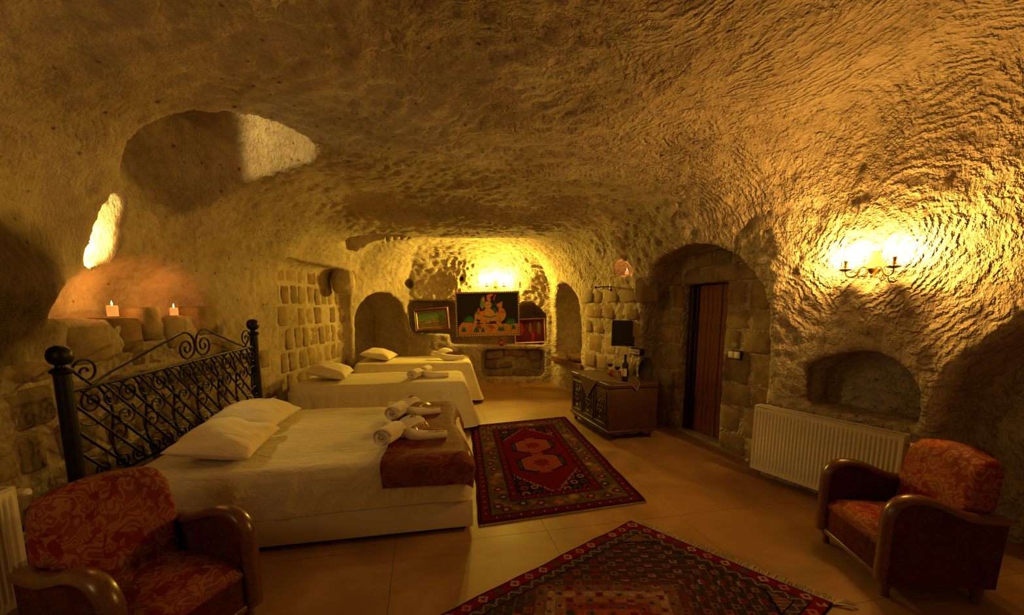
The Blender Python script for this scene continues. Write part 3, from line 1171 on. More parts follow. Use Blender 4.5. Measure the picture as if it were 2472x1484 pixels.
# ---- double bed
BED1 = Frame((-2.28, 2.215), 11.3)
B1L, B1W, B1Z = 2.06, 1.60, 0.53
bed1 = empty('double_bed', BED1.pt(0, 0, 0), BED1.a, 'wide white double bed with exposed white base in front of the black iron headboard', 'bed')
MB().box((0.0, 0.0, 0.035), (B1L, B1W, 0.235), 0.012).build('bed_base', 'bed_base', bed1)
MB().box((0.05, 0.05, 0.0), (B1L - 0.05, B1W - 0.05, 0.035)).build('plinth', 'wood_dark', bed1)
weld(cloth_cover(B1L - 0.01, B1W, B1Z, lambda s: (0.215 + 0.02 * s if s < 1 else 0.235) + 0.008 * nz1(s, 9, 1), 0.05, 0.08,
                 lambda s, t: 0.008 + 0.026 * min(1, t * 2.5) * (1 - 0.75 * t) * max(0, nz1(s + 0.05 * t, 38, 2)) ** 2 * (1.25 if s < 0.55 else 0.5) + 0.010 * min(1, 3 * t) * max(0, nz1(s + 0.12 * t, 64, 3)) * (1 - 0.5 * t), 0.011, 3).build('bed_sheet', 'sheet', bed1, angle=0))
def lay_pillow(name, fr, x, y, z, W, D, H, rz, tilt, label, seed, mat='pillowcase'):
    b = pillow(W, D, H, seed)
    o = empty(name, fr.pt(x, y, z), 0, label, 'pillow')
    o.rotation_euler = Matrix.Rotation(fr.a + rz, 3, 'Z').to_4x4().to_euler()
    M = Matrix.Rotation(tilt, 4, 'Y')
    b.xf(M)
    lowest = min(v[2] for v in b.v)
    b.v = [(v[0], v[1], v[2] - lowest) for v in b.v]
    weld(b.build('pillow_case', mat, o, angle=0))
    return o
lay_pillow('pillow', BED1, 0.44, 0.40, B1Z + 0.012, 0.46, 0.66, 0.17, 0.06, 0.16, 'white pillow on the double bed nearest the red armchair', 1)
lay_pillow('pillow', BED1, 0.37, 1.09, B1Z + 0.012, 0.46, 0.66, 0.17, -0.05, 0.16, 'white pillow on the double bed at the far side of the headboard', 2)
# ---- throw across the foot
def throw():
    nu, nv = 40, 90
    U = np.linspace(0, 0.60, nu)           # along the bed, from the head side to the foot
    prof = []                               # across: hanging near side, over the edge, across the top
    for t in np.linspace(0, 1, 20):
        prof.append((-0.046 + 0.012 * t, B1Z - 0.16 + 0.13 * t))
    for a in np.linspace(PI, PI / 2, 8)[1:]:
        prof.append((0.036 + 0.070 * math.cos(a), B1Z - 0.03 + 0.046 * math.sin(a)))
    for t in np.linspace(0, 1, nv - 27):
        prof.append((0.04 + t * (B1W - 0.06), B1Z + 0.017))
    P = np.zeros((nu, len(prof), 3))
    for i, u in enumerate(U):
        f = max(0, (u - 0.50) / 0.10)
        for j, (y, z) in enumerate(prof):
            hang = 1 - j / 20 if j < 20 else 0
            edge = 0.006 * math.sin(9 * u + 1) * hang
            drop = 0.16 * f ** 2.2 * (1 if j > 20 else 0.25)
            P[i, j] = (1.475 + u + 0.03 * hang * (0.5 - u / 0.6) + 0.02 * math.sin(y * 6), y - 0.004 * f, z + edge - drop)
    q = P.reshape(-1, 3)
    d = 0.007 * fbm(q * np.array([1, 2.0, 1]), 7.0, 3, 5) + 0.006 * np.abs(vnoise(q * np.array([1, 3, 1]), 9.0, 9))
    q[:, 2] += np.abs(d) * 0.9
    q[:, 1] -= np.where(np.arange(len(q)) % len(prof) < 20, np.abs(d) * 0.8, 0)
    b = MB()
    b.grid(P)
    return b
o = throw().build('bed_throw', 'throw_silk', angle=0, loc=BED1.pt(0, 0, 0), rz=BED1.a)
md = o.modifiers.new('thickness', 'SOLIDIFY'); md.thickness = 0.006; md.offset = 1
tag(o, 'dark red silky throw laid across the foot of the double bed', 'throw')

# ---- two single beds
def single_bed(fr, L, W, Z, label, seed):
    r = empty('single_bed', fr.pt(0, 0, 0), fr.a, label, 'bed', 'white single beds at the back')
    MB().box((0.02, 0.03, 0.03), (L - 0.03, W - 0.03, 0.28), 0.01).build('bed_base', 'bed_base', r)
    MB().box((0.01, 0.02, 0.28), (L - 0.02, W - 0.02, Z - 0.02), 0.04).build('mattress', 'sheet_far', r)
    def fl(s, t):
        base = 0.02 + (0.10 if 0.85 < s < 2.1 else 0.03) * t ** 1.3
        corner = 0.08 * t * math.exp(-((s - 1.0) / 0.09) ** 2)
        return base + corner + 0.022 * t * nz1(s, 34, seed) + 0.012 * t * nz1(s, 71, seed + 1)
    weld(cloth_cover(L, W, Z, lambda s: 0.035 + 0.02 * (1 + nz1(s, 11, seed)), 0.06, 0.09, fl, 0.009, seed + 4).build('bed_cover', 'sheet_far', r, angle=0))
    return r
BED2 = Frame((-2.62, 4.70), 10.0)
BED3 = Frame((-2.46, 6.28), 8.5)
single_bed(BED2, 2.08, 0.95, 0.60, 'white draped single bed in the middle, just behind the double bed', 1)
single_bed(BED3, 1.83, 0.96, 0.65, 'white draped single bed farthest back, beside the dark alcove', 5)
lay_pillow('pillow', BED2, 0.36, 0.50, 0.612, 0.48, 0.66, 0.17, 0.05, 0.20, 'white pillow on the middle bed against the brick pier', 3)
lay_pillow('pillow', BED3, 0.32, 0.50, 0.662, 0.48, 0.66, 0.15, -0.08, 0.18, 'white pillow on the farthest bed beside the dark alcove', 4)

# ------------------------------------------------------------------ towels
def roll_towel(name, loc, rz, label, R=0.055, L=0.20, group=None):
    t = empty(name, loc, rz, label, 'towel', group)
    # spiral section in y-z, axis along x... the open end faces -x
    b = MB()
    n, turns, th = 90, 3.6, 0.0
    sec = []
    for i in range(n + 1):
        q = i / n
        a = q * turns * 2 * PI
        r = 0.006 + (R - 0.006) * q ** 0.9
        sec.append((r * math.cos(a - 0.9) * 1.12, R + r * math.sin(a - 0.9) * 0.95))
    xs = np.linspace(-L / 2, L / 2, 9)
    P = np.array([[(x + 0.006 * math.sin(i * 0.35 + 1.0) * (abs(x) > L * 0.45), y * (1 - 0.06 * abs(2 * x / L) ** 3), z) for i, (y, z) in enumerate(sec)] for x in xs])
    b.grid(P)
    o = b.build('rolled_cloth', 'towel', t, angle=0)
    md = o.modifiers.new('thick', 'SOLIDIFY'); md.thickness = 0.011; md.offset = 0
    return t
def bow_towel(name, loc, rz, label, s=1.0, lobe=True, group=None, prints=True):
    """a towel twisted into a slim roll with one fanned petal"""
    t = empty(name, loc, rz, label, 'towel', group)
    pts = bez((-0.20, 0.05, 0.085), (-0.08, 0.03, 0.08), (-0.05, -0.05, 0.035), (0.05, -0.065, 0.034), 14) + bez((0.05, -0.065, 0.034), (0.12, -0.07, 0.034), (0.16, -0.065, 0.034), (0.25, -0.04, 0.036), 10)[1:]
    rs = [0.030 + 0.014 * math.exp(-((i - 12) / 6.0) ** 2) + 0.0015 * math.sin(i * 2.3) for i in range(len(pts))]
    b = MB().tube([tuple(c * s for c in p) for p in pts], [r * s for r in rs], 18, True)
    b.build('twisted_roll', 'towel', t)
    e = pts[-1]
    b = MB()
    sp = [(e[0] * s + 0.002, e[1] * s + y, e[2] * s + z) for y, z in spiral((0, 0), 0.003, 0.024 * s, 0, 5 * PI, 40)]
    b.tube(sp, 0.0035, 6)
    b.build('roll_end', 'towel', t)
    if lobe:
        n = 22
        P = np.zeros((n, 12, 3))
        for i, u in enumerate(np.linspace(0, 1, n)):
            w = 0.060 * math.sin(PI * min(1, 0.18 + 0.82 * u) ** 0.8) ** 0.6 + 0.012
            cx, cy, cz = -0.10 + 0.17 * u, -0.01 + 0.10 * u, 0.075 + 0.05 * math.sin(PI * u * 0.8)
            for j, v in enumerate(np.linspace(-1, 1, 12)):
                P[i, j] = ((cx - 0.45 * w * v) * s, (cy + 0.55 * w * v) * s, (cz + 0.6 * w * v * 0.6 + 0.012 * (1 - v * v)) * s)
        o = MB().grid(P).build('petal', 'towel', t, angle=0)
        md = o.modifiers.new('thick', 'SOLIDIFY'); md.thickness = 0.012 * s; md.offset = 0
        md = o.modifiers.new('round', 'SUBSURF'); md.levels = 1; md.render_levels = 1
        if prints:
            rr = random.Random(5)
            b = MB()
            for k in range(6):
                i0 = 9 + k
                c = P[i0, 6] + np.array([0, -0.002, 0.010 * s])
                b.tube([c + np.array([0.0, 0.0, 0.0]), c + np.array([rr.uniform(0.004, 0.012), rr.uniform(-0.006, 0.006), rr.uniform(0.004, 0.013)]) * s, c + np.array([rr.uniform(-0.004, 0.014), 0.002, rr.uniform(0.012, 0.020)]) * s], 0.0022 * s, 5)
            b.build('print', 'brown_print', t)
            b = MB()
            for k in range(7):
                c = np.array(pts[17 + k % 7]) * s + np.array([0.0, -0.012, 0.031]) * s
                b.tube([c, c + np.array([0.010, -0.006 + 0.003 * (k % 3), 0.001]) * s, c + np.array([0.016, 0.004, -0.001]) * s], 0.0022 * s, 5)
            b.build('print', 'brown_print', t)
    return t
def sachet(loc, rz, label, s=1.0):
    n = 8
    P = np.array([[(u, v, 0.010 + 0.010 * math.sin(PI * (u + 0.05) / 0.10) * math.sin(PI * (v + 0.035) / 0.07) + 0.003 * math.sin(u * 160)) for v in np.linspace(-0.035, 0.035, n)] for u in np.linspace(-0.05, 0.05, n)]) * s
    o = MB().grid(P).build('soap_sachet', 'gold_foil', angle=0, loc=loc, rz=rz)
    md = o.modifiers.new('thick', 'SOLIDIFY'); md.thickness = 0.004
    o.rotation_euler = (0.35, -0.2, rz)
    return tag(o, label, 'sachet')
a1 = BED1.a
roll_towel('rolled_towel', BED1.pt(1.50, 0.34, B1Z + 0.015), a1 + 1.15, 'rolled white towel with its spiral end facing out, nearest on the double bed', 0.068, 0.22)
bow_towel('folded_towel', BED1.pt(1.66, 0.44, B1Z + 0.015), a1 - 0.15, 'twisted white towel with fanned petal, nearer pair on the dark red throw', 1.0)
sachet(BED1.pt(1.72, 0.54, B1Z + 0.06), a1 + 0.4, 'gold foil sachet tucked in the nearer twisted towel')
roll_towel('rolled_towel', BED1.pt(1.50, 1.03, B1Z + 0.015), a1 + 1.25, 'rolled white towel crumpled at its end, farther pair on the double bed', 0.066, 0.22)
bow_towel('folded_towel', BED1.pt(1.62, 1.14, B1Z + 0.015), a1 + 0.02, 'twisted white towel with fanned petal, farther pair on the dark red throw', 1.0)
sachet(BED1.pt(1.74, 1.28, B1Z + 0.05), a1 + 0.9, 'gold foil sachet behind the farther twisted towel')
sachet(BED1.pt(1.68, 1.02, B1Z + 0.012), a1 - 0.3, 'gold foil sachet lying in front of the farther twisted towel', 0.8)
roll_towel('rolled_towel', BED2.pt(1.44, 0.28, 0.605), BED2.a + 1.2, 'rolled white towel on the middle bed, nearer of its two', 0.062, 0.22)
roll_towel('rolled_towel', BED2.pt(1.56, 0.55, 0.605), BED2.a + 1.3, 'rolled white towel on the middle bed, farther of its two', 0.062, 0.22)
bow_towel('folded_towel', BED2.pt(1.62, 0.38, 0.605), BED2.a - 0.1, 'twisted white towel draped over the rolls on the middle bed', 1.0, False)
bow_towel('folded_towel', BED3.pt(1.42, 0.34, 0.655), BED3.a - 0.2, 'white towel folded into a bow on the farthest bed', 1.25, True, None, False)

# ------------------------------------------------------------------ wrought iron headboard
HA, HB = Vector((-2.565, 2.31, 0)), Vector((-2.66, 4.22, 0))
HW = (HB - HA).length
hz = math.atan2(HB.y - HA.y, HB.x - HA.x)
head = empty('iron_headboard', HA, hz, 'black wrought iron headboard with scrolls and round ball posts against the stone wall', 'headboard')
RISE = 0.10 / HW                       # the far side stands a little higher
def hb(a, b, y=0.0):
    return (a, y, b + RISE * a)
for a, zt in ((0.0, 1.245), (HW, 1.245)):
    p = MB().tube([hb(a, 0.0 if a < 1 else -RISE * HW), hb(a, zt - 0.11)], 0.038, 16).build('post', 'iron', head)
    b = MB().lathe([(0.038, -0.115), (0.052, -0.105), (0.054, -0.095), (0.046, -0.085), (0.028, -0.075), (0.026, -0.062), (0.045, -0.050), (0.056, -0.028), (0.058, -0.006), (0.052, 0.020), (0.038, 0.038), (0.018, 0.048), (0.0, 0.050)], hb(a, zt), 20)
    b.build('ball_finial', 'iron', p)
TOPR, BOTR = 1.02, 0.43
for b_ in (TOPR, BOTR):
    MB().tube([hb(0.03, b_), hb(HW - 0.03, b_)], 0.011, 8).build('rail', 'iron', head)
def bar(pts, r=0.0085, name='bar', y=0.0):
    return MB().tube([hb(a, b, y) for a, b in pts], r, 7).build(name, 'iron', head)
def clip(pts):
    return [p for p in pts if 0.035 <= p[0] <= HW - 0.035 and BOTR - 0.005 <= p[1] <= TOPR + 0.005]
units = 7
pw_ = (HW - 0.08) / units
H = TOPR - BOTR
for k in range(-2, units):
    a0 = 0.06 + k * pw_
    # long diagonal, from top to bottom two bays on
    d = [(a0 + 0.10 * pw_ + t * 2.0 * pw_, TOPR - t * H) for t in np.linspace(0, 1, 15)]
    c = clip(d)
    if len(c) > 2: bar(c, 0.0095)
    d = [(a0 + 0.62 * pw_ + t * 2.0 * pw_, TOPR - t * H) for t in np.linspace(0, 1, 15)]
    c = clip(d)
    if len(c) > 2: bar(c, 0.008, y=-0.012)
    # bowed upright
    d = [(a0 + 0.55 * pw_ + 0.55 * pw_ * t + 0.16 * pw_ * math.sin(2 * PI * t), TOPR - t * H) for t in np.linspace(0, 1, 17)]
    c = clip(d)
    if len(c) > 2: bar(c, 0.0085, y=0.012)
    if k >= 0:
        r0 = 0.23 * pw_
        for s_, cc in ((1, a0 + 0.30 * pw_), (-1, a0 + 0.78 * pw_)):
            top = spiral((cc, TOPR - 0.085), 0.075 * 1.0, 0.012, PI * 0.5 if s_ > 0 else PI * 0.5, PI * 0.5 + s_ * 3.2 * PI, 34)
            tail = [(cc - s_ * 0.06 * 0, TOPR - 0.01)]
            c = clip(top)
            if len(c) > 6: bar(c, 0.0062, 'scroll', -0.012)
            low = spiral((cc + 0.02, BOTR + 0.065), 0.058, 0.010, -PI * 0.5, -PI * 0.5 - s_ * 3.0 * PI, 30)
            c = clip(low)
            if len(c) > 6: bar(c, 0.0062, 'scroll', -0.012)
        m = (a0 + 1.0 * pw_, (TOPR + BOTR) / 2 + 0.01)
        for s_ in (1, -1):
            c1 = spiral((m[0] + s_ * 0.030, m[1] + s_ * 0.052), 0.078, 0.010, PI * (0.25 if s_ > 0 else 1.25), PI * (0.25 if s_ > 0 else 1.25) - 3.0 * PI, 34)
            c = clip(c1)
            if len(c) > 6: bar(c, 0.0062, 'scroll', -0.014)
        for b0 in (TOPR - 0.20, BOTR + 0.18):
            c = clip([(a0 + t * 1.15 * pw_, b0 - 0.03 * t - 0.025 * math.sin(2 * PI * t)) for t in np.linspace(0, 1, 12)])
            if len(c) > 2: bar(c, 0.005, 'link_rod', -0.008)
# crest: two mirrored rods ending in spirals
mid = HW * 0.56
def crest(sgn, a_end):
    apex = (mid - sgn * 0.155, TOPR + 0.235)
    pts = spiral((a_end + sgn * 0.035, TOPR + 0.095), 0.012, 0.085, 1.0 * PI if sgn < 0 else 0, (PI if sgn < 0 else 0) + sgn * 2.9 * PI, 34)
    bar(pts, 0.0072, 'crest_scroll')
    bar([(pts[-1][0], pts[-1][1]), (a_end + sgn * 0.06, TOPR + 0.012), (a_end + sgn * 0.20, TOPR + 0.065), apex], 0.0085, 'crest_rod')
    c = (mid - sgn * 0.125, TOPR + 0.12)
    big = [apex] + bez(apex, (apex[0] + sgn * 0.07, apex[1] + 0.02), (mid - sgn * 0.005, TOPR + 0.22), (mid - sgn * 0.006, TOPR + 0.12), 12)[1:]
    big += spiral((mid - sgn * 0.10, TOPR + 0.115), 0.094, 0.012, 0 if sgn > 0 else PI, (0 if sgn > 0 else PI) - sgn * 3.3 * PI, 44)
    bar(big, 0.0085, 'crest_scroll')
crest(1, 0.10)
crest(-1, HW - 0.10)

# ------------------------------------------------------------------ armchairs
def armchair(loc, rz, label, sc):
    """front faces +x, width along y"""
    t = empty('armchair', loc, rz, label, 'armchair', 'pair of red damask armchairs')
    t.scale = sc
    D, W, aw = 0.64, 0.66, 0.085
    fx = D / 2
    # arm outline (x, z) from the front foot over the top to the back
    line = [(fx, 0.10), (fx, 0.20), (fx, 0.34), (fx, 0.44)] + bez((fx, 0.44), (fx, 0.545), (fx - 0.05, 0.60), (fx - 0.15, 0.598), 10)[1:] + bez((fx - 0.15, 0.598), (fx - 0.28, 0.595), (fx - 0.36, 0.525), (fx - 0.48, 0.51), 10)[1:] + [(-fx + 0.06, 0.505), (-fx - 0.02, 0.505)]
    for s in (-1, 1):
        y0 = s * (W / 2 - aw) ; y1 = s * W / 2
        lo, hi = min(y0, y1), max(y0, y1)
        arm = MB()
        n = len(line)
        nrm = []
        for i in range(n):
            p, q = line[max(0, i - 1)], line[min(n - 1, i + 1)]
            dx, dz = q[0] - p[0], q[1] - p[1]
            L = math.hypot(dx, dz)
            nrm.append((dz / L, -dx / L))
        # rounded band section
        sec = [(lo, -0.010), (lo - 0.000, 0.006), (lo + 0.010, 0.020), (lo + 0.030, 0.028), ((lo + hi) / 2, 0.030), (hi - 0.030, 0.028), (hi - 0.010, 0.020), (hi, 0.006), (hi, -0.010), (hi - 0.012, -0.016), (lo + 0.012, -0.016)]
        V = [(line[i][0] + nrm[i][0] * d, y, line[i][1] + nrm[i][1] * d) for i in range(n) for y, d in sec]
        m = len(sec)
        F = [(i * m + k, i * m + (k + 1) % m, (i + 1) * m + (k + 1) % m, (i + 1) * m + k) for i in range(n - 1) for k in range(m)]
        F += [tuple(range(m)), tuple((n - 1) * m + k for k in range(m))]
        arm.add(V, F)
        arm.build('arm_rail', 'wood_arm', t)
        outl = [(x, z) for x, z in line] + [(-fx + 0.0, 0.12)]
        outl = [(x - 0.006 if x > 0 else x, z - 0.008) for x, z in outl]
        MB().prism(outl, lo + 0.014, hi - 0.014).build('arm_panel', 'damask_dark', t, smooth=False)
        for xx in (fx - 0.045, -fx + 0.07):
            MB().lathe([(0.0, 0.0), (0.022, 0.0), (0.026, 0.02), (0.020, 0.04), (0.030, 0.065), (0.036, 0.10), (0.036, 0.125)], (xx, s * (W / 2 - 0.05), 0), 14).build('leg', 'wood_arm', t)
    iw = W / 2 - aw
    MB().box((fx - 0.06, -iw, 0.115), (fx - 0.01, iw, 0.30), 0.01).build('front_panel', 'damask_dark', t)
    MB().box((fx - 0.05, -iw, 0.09), (fx + 0.004, iw, 0.125), 0.008).build('front_rail', 'wood_arm', t)
    MB().box((-fx, -W / 2 + 0.03, 0.12), (-fx + 0.04, W / 2 - 0.03, 0.48), 0.01).build('rear_panel', 'damask_dark', t)
    # seat cushion, crowned
    n = 16
    P = np.array([[(x, y, 0.345 + 0.045 * (1 - (abs(y) / iw) ** 3) * (1 - abs((x - 0.04) / 0.36) ** 4) - (0.05 * max(0, (x - fx + 0.09) / 0.09) ** 2)) for y in np.linspace(-iw + 0.004, iw - 0.004, n)] for x in np.linspace(-fx + 0.06, fx - 0.005, n)])
    b = MB().grid(P)
    Pb = P.copy(); Pb[:, :, 2] = 0.285
    b.grid(Pb[::-1])
    for l0, l1 in ((P[0], Pb[0]), (P[-1], Pb[-1]), (P[:, 0], Pb[:, 0]), (P[:, -1], Pb[:, -1])):
        b.grid(np.stack([l0, l1]))
    weld(b.build('seat', 'damask', t, angle=0), 0.0005).data.set_sharp_from_angle(angle=math.radians(60))
    # backrest: reclined, arched top, rounded corners
    bw = iw + 0.045
    ny, nz_ = 26, 22
    front = np.zeros((nz_, ny, 3)); rear = np.zeros((nz_, ny, 3))
    for i, v in enumerate(np.linspace(0, 1, nz_)):
        for j, u in enumerate(np.linspace(-1, 1, ny)):
            top = 0.845 - 0.05 * abs(u) ** 2 - 0.085 * max(0, (abs(u) - 0.80) / 0.20) ** 2.4
            z = 0.33 + (top - 0.33) * v
            narrow = 1 - 0.10 * v
            if z < 0.53:
                narrow = min(narrow, iw / bw)
            y = u * bw * narrow
            x = -fx + 0.145 - 0.20 * (z - 0.33)
            e = min(1, (1 - abs(u)) / 0.16, (1 - v) / 0.14)
            bul = 0.055 * (1 - (1 - max(0, e)) ** 2)
            front[i, j] = (x + bul + 0.012 * math.cos(u * PI / 2), y, z)
            rear[i, j] = (x - 0.075 - 0.02 * (1 - (1 - max(0, e)) ** 2), y, z)
    b = MB().grid(front).grid(rear[::-1])
    for l0, l1 in ((front[0], rear[0]), (front[-1], rear[-1]), (front[:, 0], rear[:, 0]), (front[:, -1], rear[:, -1])):
        b.grid(np.stack([l0, l1]))
    weld(b.build('backrest', 'damask', t, angle=0), 0.0005)
    return t
armchair((2.215, 2.21, 0), math.radians(172), 'red damask armchair with polished wooden arms beside the white radiator', (0.79, 0.90, 0.90))
armchair((-1.59, 1.66, 0), math.radians(-19), 'red damask armchair in shadow beside the double bed, close to the viewer', (0.88, 0.90, 0.90))
# ------------------------------------------------------------------ pictures made of coloured cells
def cells_mesh(name, P, cols, mat, parent=None, thick=0.0, skirt=None):
    """P (nu+1, nv+1, 3) grid, cols (nu, nv, 3) one colour per cell"""
    nu, nv = cols.shape[:2]
    V = P.reshape(-1, 3)
    i, j = np.meshgrid(np.arange(nu), np.arange(nv), indexing='ij')
    a = (i * (nv + 1) + j).ravel()
    Q = np.stack([a, a + nv + 1, a + nv + 2, a + 1], 1)
    C = cols.reshape(-1, 3)
    if thick > 0:
        n0 = len(V)
        ring = [(k, 0) for k in range(nu + 1)] + [(nu, k) for k in range(1, nv + 1)] + [(k, nv) for k in range(nu - 1, -1, -1)] + [(0, k) for k in range(nv - 1, 0, -1)]
        ids = np.array([r[0] * (nv + 1) + r[1] for r in ring])
        low = V[ids].copy(); low[:, 2] -= thick
        V = np.concatenate([V, low])
        m = len(ids)
        k = np.arange(m)
        Q = np.concatenate([Q, np.stack([ids[k], n0 + k, n0 + (k + 1) % m, ids[(k + 1) % m]], 1)])
        sk = skirt if skirt is not None else (0.1, 0.05, 0.03)
        C = np.concatenate([C, np.tile(np.array(sk), (m, 1))])
    me = bpy.data.meshes.new(name)
    me.from_pydata(V.tolist(), [], Q.tolist())
    at = me.attributes.new('tint', 'FLOAT_COLOR', 'FACE')
    at.data.foreach_set('color', np.column_stack([C, np.ones(len(C))]).astype(np.float32).ravel())
    me.materials.append(MATS[mat])
    me.update()
    return link(name, me, parent)

def inpoly(poly, X, Y):
    c = np.zeros(X.shape, bool)
    n = len(poly)
    for i in range(n):
        x0, y0 = poly[i]; x1, y1 = poly[i - 1]
        m = (y0 > Y) != (y1 > Y)
        with np.errstate(divide='ignore', invalid='ignore'):
            xi = (x1 - x0) * (Y - y0) / (y1 - y0 + 1e-12) + x0
        c ^= m & (X < xi)
    return c
class Canvas:
    def __init__(s, w, h, x0, x1, y0, y1, bg):
        s.c = np.tile(np.array(bg, float), (w, h, 1))
        xs = x0 + (np.arange(w) + 0.5) / w * (x1 - x0)
        ys = y1 + (np.arange(h) + 0.5) / h * (y0 - y1)      # row 0 = bottom
        s.X, s.Y = np.meshgrid(xs, ys, indexing='ij')
    def poly(s, pts, col, edge=None, ew=6):
        m = inpoly(pts, s.X, s.Y)
        s.c[m] = col
        if edge is not None:
            s.line(list(pts) + [pts[0]], edge, ew)
        return m
    def line(s, pts, col, w=6):
        for (x0, y0), (x1, y1) in zip(pts[:-1], pts[1:]):
            dx, dy = x1 - x0, y1 - y0
            t = np.clip(((s.X - x0) * dx + (s.Y - y0) * dy) / (dx * dx + dy * dy + 1e-9), 0, 1)
            s.c[(s.X - x0 - t * dx) ** 2 + (s.Y - y0 - t * dy) ** 2 < w * w / 4] = col
    def ell(s, cx, cy, rx, ry, col):
        s.c[((s.X - cx) / rx) ** 2 + ((s.Y - cy) / ry) ** 2 < 1] = col

def flat_grid(w, h, nu, nv, y=0.0):
    u, v = np.meshgrid(np.linspace(-w / 2, w / 2, nu + 1), np.linspace(0, h, nv + 1), indexing='ij')
    return np.stack([u, np.full_like(u, y), v], -1)

# ---- large painting: two riders on a kneeling camel
tan, dk, redc, org, grn, yel = (0.52, 0.27, 0.09), (0.20, 0.03, 0.02), (0.55, 0.09, 0.03), (0.70, 0.17, 0.06), (0.03, 0.13, 0.05), (0.55, 0.36, 0.10)
cv = Canvas(210, 140, 230, 1400, 270, 1050, (0.020, 0.018, 0.006))
cv.poly([(245, 890), (330, 810), (530, 820), (545, 850), (1100, 850), (1180, 860), (1400, 850), (1400, 1050), (240, 1050)], tan)
for y in (905, 945, 985):
    cv.line([(255, y), (470, y + 4)], redc, 6); cv.line([(1180, y - 8), (1400, y - 4)], redc, 6)
for x in range(260, 1400, 70):
    cv.line([(x, 1000), (x + 55, 1045)], redc, 7)
cv.line([(330, 812), (535, 822)], redc, 12); cv.line([(1100, 855), (1400, 855)], redc, 10)
for cx, cy in ((455, 800), (1260, 860)):
    for k in range(11):
        a = PI * (0.05 + 0.9 * k / 10)
        cv.line([(cx, cy), (cx + 100 * math.cos(a), cy - 105 * math.sin(a))], (0.05, 0.20, 0.08), 15)
cv.line([(1250, 840), (1250, 890)], grn, 18)
# camel body
cv.poly([(560, 660), (600, 640), (700, 600), (860, 560), (960, 600), (1010, 640), (1040, 560), (985, 515), (1000, 480), (1090, 425), (1110, 430), (1095, 545), (1150, 590), (1165, 640), (1175, 690), (1150, 750), (1100, 800), (1040, 830), (960, 800), (860, 830), (760, 830), (700, 840), (600, 800), (560, 760)], tan, dk, 7)
cv.poly([(560, 760), (640, 800), (560, 870), (500, 930), (520, 1040), (480, 1040), (470, 900), (530, 840)], tan, dk, 7)
cv.poly([(720, 800), (790, 780), (770, 880), (850, 930), (900, 970), (860, 985), (740, 920), (700, 890)], tan, dk, 7)
cv.poly([(960, 790), (1060, 810), (1100, 870), (1180, 940), (1280, 990), (1230, 1005), (1120, 950), (1000, 880)], tan, dk, 7)
cv.line([(985, 515), (1110, 545)], dk, 12); cv.line([(1020, 620), (1165, 620)], dk, 12); cv.line([(1030, 650), (1160, 640)], redc, 14)
cv.line([(1010, 480), (1080, 500)], org, 16); cv.ell(1060, 465, 9, 8, dk)
cv.poly([(590, 750), (680, 770), (660, 810), (610, 800)], (0.05, 0.01, 0.01))
cv.poly([(850, 800), (960, 800), (940, 845), (850, 840)], (0.04, 0.01, 0.01))
cv.line([(1040, 690), (1060, 830)], dk, 8)
# saddle, riders
cv.poly([(570, 650), (620, 590), (700, 600), (720, 660), (640, 680)], (0.16, 0.22, 0.10))
cv.poly([(650, 640), (730, 590), (820, 610), (840, 690), (700, 700)], org, dk, 6)
for k in range(6):
    cv.line([(680 + 26 * k, 620), (670 + 28 * k, 695)], (0.75, 0.35, 0.12), 5)
cv.poly([(760, 560), (860, 540), (930, 600), (970, 690), (860, 715), (750, 690)], yel, dk, 7)
for k in range(7):
    cv.line([(800 + 14 * k, 580), (780 + 28 * k, 705)], org, 5)
cv.line([(750, 700), (860, 730), (975, 700)], (0.04, 0.14, 0.06), 18)
cv.poly([(675, 520), (690, 380), (730, 320), (765, 330), (775, 420), (760, 520), (720, 570)], (0.18, 0.30, 0.10), dk, 6)
cv.poly([(715, 350), (760, 345), (765, 420), (730, 430)], yel, dk, 5)
cv.poly([(780, 430), (860, 410), (900, 470), (890, 530), (790, 560), (750, 500)], yel, dk, 6)
cv.line([(770, 490), (850, 470), (890, 490)], tan, 22); cv.line([(770, 505), (850, 485), (890, 503)], dk, 6)
cv.poly([(800, 350), (880, 340), (885, 410), (820, 410)], (0.50, 0.30, 0.10), dk, 6)
cv.poly([(795, 345), (820, 295), (900, 275), (945, 300), (890, 330), (870, 370)], org, dk, 6)
cv.line([(980, 295), (950, 350), (945, 400)], redc, 20)
cv.line([(900, 490), (1000, 470)], (0.04, 0.14, 0.06), 12)
cv.poly([(620, 560), (650, 540), (675, 600), (650, 640), (625, 610)], redc)
cv.poly([(910, 560), (960, 540), (1010, 620), (960, 650)], (0.05, 0.12, 0.05))
for cx, cy, r in ((345, 960, 42), (590, 975, 55), (715, 970, 34), (1040, 955, 30), (1100, 955, 34), (1310, 930, 42)):
    cv.poly([(cx - r, cy + 30), (cx - r * 0.7, cy - 20), (cx, cy - r * 1.5), (cx + r * 0.7, cy - 20), (cx + r, cy + 30)], grn, (0.01, 0.05, 0.02), 6)
cv.poly([(580, 900), (640, 840), (690, 900), (680, 950), (600, 930)], (0.22, 0.08, 0.05)); cv.poly([(800, 880), (880, 860), (960, 930), (880, 950)], (0.35, 0.07, 0.04))
PW, PH = 1.16, 0.78
pic = empty('camel_painting', (-0.46, 7.93, 1.01), 0, 'large framed painting of two riders on a camel, under the back wall lamp', 'painting')
pic.rotation_euler = (0.0, math.radians(-1.2), math.radians(1))
cells_mesh('canvas', flat_grid(PW, PH, 210, 140, -0.012), cv.c, 'paint', pic)
MB().box((-PW / 2, -0.010, 0), (PW / 2, 0.01, PH)).build('backing', 'picture_wood', pic, smooth=False)
fw = 0.035
